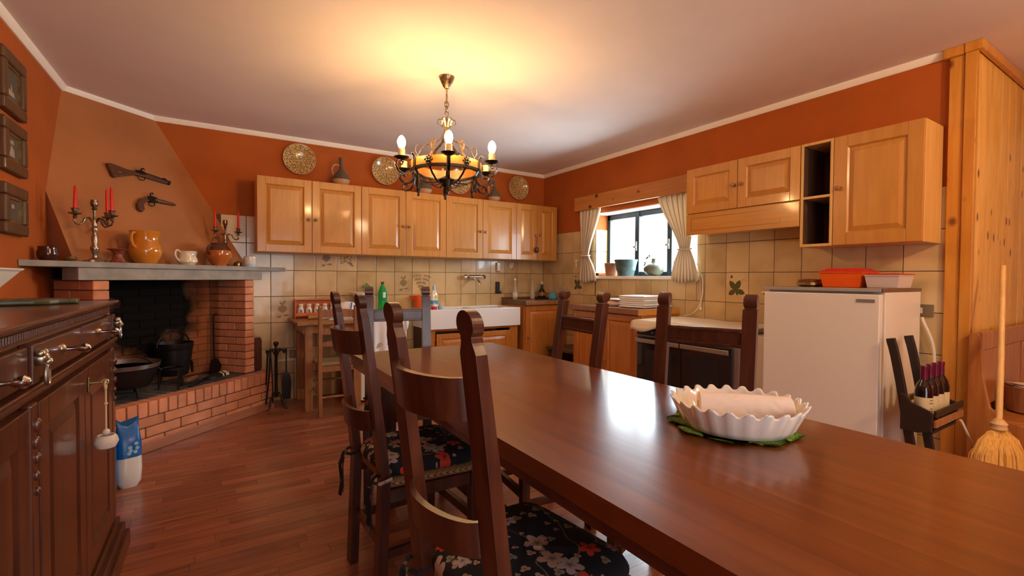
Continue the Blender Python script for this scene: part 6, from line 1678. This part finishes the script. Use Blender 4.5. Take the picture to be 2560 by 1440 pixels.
for y0_, z0_, m_ in ((-0.158, 0.515, 'black_wood'), (-0.158, 0.465, 'side_table_wood')):
    part('front_slat', MB().box(-0.157, 0.25, y0_-0.012, y0_, z0_, z0_+0.034), m_, t, bevel=0.002)
for z0_ in (0.455, 0.565):
    part('back_slat', MB().box(-0.172, 0.21, -0.044, -0.030, z0_, z0_+0.030), 'side_table_wood', t, bevel=0.002)
part('base_board', MB().box(-0.157, 0.19, -0.155, -0.045, 0.432, 0.444), 'black_wood', t)
for i in range(4):
    lbs = ('dark red wine bottle with maroon foil at the near end of the rack', 'dark red wine bottle second in the wine rack', 'dark red wine bottle third in the wine rack', 'dark red wine bottle at the pine end of the rack')
    b = thing('wine_bottle', lbs[i], 'bottle', (-0.585+0.080*i, -4.0975, 0.4445), 0, 'wine bottles in the black rack')
    part('glass', MB().lathe([(0.034, 0), (0.037, 0.006), (0.0372, 0.185), (0.030, 0.215), (0.016, 0.240), (0.0145, 0.25), (0.001, 0.25)], n=24), 'wine_dark', b, smooth=True)
    part('foil', MB().lathe([(0.0155, 0.242), (0.0148, 0.29), (0.0165, 0.300), (0.016, 0.312), (0.001, 0.313)], n=18), 'wine_foil', b, smooth=True)
    part('paper_label', MB().lathe([(0.0378, 0.055), (0.0378, 0.155), (0.035, 0.155), (0.035, 0.055)], n=24), 'wine_label', b, smooth=True)
    if i == 0:
        pm = MB()
        for z_, w_ in ((0.140, 0.5), (0.125, 0.7), (0.098, 0.4), (0.085, 0.6), (0.072, 0.6)):
            a0 = -PI/2-0.35
            pm.add([(0.0381*math.cos(a0-w_/2+w_*k/4), 0.0381*math.sin(a0-w_/2+w_*k/4), z_+dz_) for dz_ in (0, 0.005) for k in range(5)], [(k, k+1, k+6, k+5) for k in range(4)])
        part('label_print', pm, 'outlet_brown', b)
t = thing('red_extinguisher', 'red canister with dark top on the floor below the wine rack', 'canister', (-0.25, -4.22, 0.0))
part('tank', MB().lathe([(0.040, 0), (0.044, 0.01), (0.044, 0.24), (0.030, 0.275), (0.016, 0.285), (0.001, 0.286)], n=24), 'red_plastic', t, smooth=True)
part('valve', MB().lathe([(0.014, 0.2865), (0.016, 0.31), (0.001, 0.312)], n=14).box(-0.03, 0.02, -0.008, 0.008, 0.312, 0.325), 'black_plastic', t, bevel=0.002)
part('hose', MB().tube(bez((-0.03, 0, 0.318), (-0.09, 0, 0.36), (-0.11, 0.02, 0.44), (-0.13, 0.03, 0.47)), 0.006), 'cord_white', t, smooth=True)

# settle bench against the pine boards
t = thing('pine_bench', 'reddish pine settle bench along the pine-clad wall', 'bench', (0.0, -4.16, 0.0))
e0 = [(0.018, 0.0), (0.018, 0.895), (-0.004, 0.905), (-0.024, 0.90), (-0.034, 0.86), (-0.045, 0.66), (-0.075, 0.50), (-0.13, 0.44), (-0.32, 0.42), (-0.33, 0.0)]
n = len(e0)
def endp(x): return MB().add([(x-0.014, y, z) for y, z in e0]+[(x+0.014, y, z) for y, z in e0], [tuple(range(n)), tuple(range(2*n-1, n-1, -1))]+[(i, n+i, n+(i+1) % n, (i+1) % n) for i in range(n)])
part('end_panel', endp(-0.066), 'bench_wood', t, bevel=0.004)
part('end_panel', endp(1.33), 'bench_wood', t, bevel=0.004)
part('top_rail', MB().box(-0.05, 1.315, -0.030, -0.004, 0.80, 0.905), 'bench_wood', t, bevel=0.008)
for i in range(3):
    part('back_panel', MB().box(-0.05+0.455*i+0.03, -0.05+0.455*(i+1)-0.03, -0.024, -0.008, 0.48, 0.80), 'bench_wood', t, bevel=0.006)
for a, b in ((-0.05, -0.02), (0.375, 0.435), (0.83, 0.89), (1.285, 1.315)):
    part('back_stile', MB().box(a, b, -0.03, -0.004, 0.44, 0.80), 'bench_wood', t, bevel=0.003)
part('seat', MB().box(-0.05, 1.315, -0.335, -0.031, 0.415, 0.44), 'bench_wood', t, bevel=0.004)
part('front_board', MB().box(-0.05, 1.315, -0.31, -0.29, 0.05, 0.414), 'bench_wood', t)
t = thing('paper_basket', 'round dark wicker basket of papers on the pine bench', 'basket', (0.30, -4.335, 0.4405))
part('basket_body', MB().lathe([(0.10, 0), (0.115, 0.01), (0.135, 0.14), (0.138, 0.15), (0.130, 0.15), (0.11, 0.02), (0.001, 0.015)], n=32), 'rush_chair_wood', t, smooth=True)
part('handle', MB().tube([(-0.135*math.cos(q), 0, 0.14+0.16*math.sin(q)) for q in [PI*i/16 for i in range(17)]], 0.008), 'walnut', t, smooth=True)
for i in range(4):
    part('paper', MB().box(-0.09, 0.09, -0.075, 0.075, 0.13+0.008*i, 0.135+0.008*i), 'paper', t, rot=(0.04*(i-2), 0.05*(i % 2), 0.3*i))
# straw broom
t = thing('straw_broom', 'straw broom with pale wooden handle standing by the bench', 'broom', (-0.36, -4.325, 0.0))
q = random.Random(17)
hd_ = MB(); nb = 46
top = 0.455
prof = [(0.030, 0.40), (0.060, 0.395), (0.105, 0.36), (0.135, 0.28), (0.150, 0.18), (0.160, 0.0)]
A = Vector((0.845, -0.535, 0)); B = Vector((0.535, 0.845, 0))
rings = []
for w_, z in [(0.026, top), (0.05, top-0.012), (0.095, top-0.05), (0.128, top-0.12), (0.146, top-0.22), (0.155, top-0.33), (0.150, 0.0)]:
    ring = []
    for j in range(nb):
        a = 2*PI*j/nb; k = 1+0.035*math.sin(11*a)+0.02*q.uniform(-1, 1)
        p = A*(w_*k*math.cos(a))+B*(w_*0.32*k*math.sin(a))
        ring.append((p.x, p.y, z))
    rings.append(ring)
part('straw_head', MB().loft(rings), 'bristle', t, smooth='all')
st_ = MB()
for j in range(90):
    a = q.uniform(0, 2*PI); r_ = q.uniform(0.9, 1.06)
    def pt(w_, z, dj=0): 
        p = A*(w_*r_*math.cos(a))+B*(w_*0.34*r_*math.sin(a)); return (p.x, p.y, z)
    st_.tube([pt(0.05, top-0.01), pt(0.13, top-0.12), pt(0.150, top-0.25), pt(0.158, q.uniform(0.0, 0.03))], 0.0016, 4)
o = part('straw', st_, 'bristle', t); o['kind'] = 'stuff'
part('collar', MB().lathe([(0.026, top-0.002), (0.034, top+0.005), (0.030, top+0.02), (0.034, top+0.03), (0.022, top+0.045), (0.018, top+0.05)], n=20), 'twine', t, smooth=True)
for z, w_ in ((0.25, 0.1455), (0.215, 0.150), (0.185, 0.152)):
    part('binding', MB().tube([tuple(A*(w_*1.06*math.cos(a))+B*(w_*0.36*math.sin(a))+Vector((0, 0, z))) for a in [2*PI*i/40 for i in range(40)]], 0.0022, 5, closed=True), 'thread_dark', t, smooth=True)
part('handle', MB().tube([(0, 0, top-0.01), (0.12, 0.022, 0.72), (0.377, 0.075, 1.274)], [0.0135, 0.013, 0.012], 14), 'broom_stick', t, smooth=True)
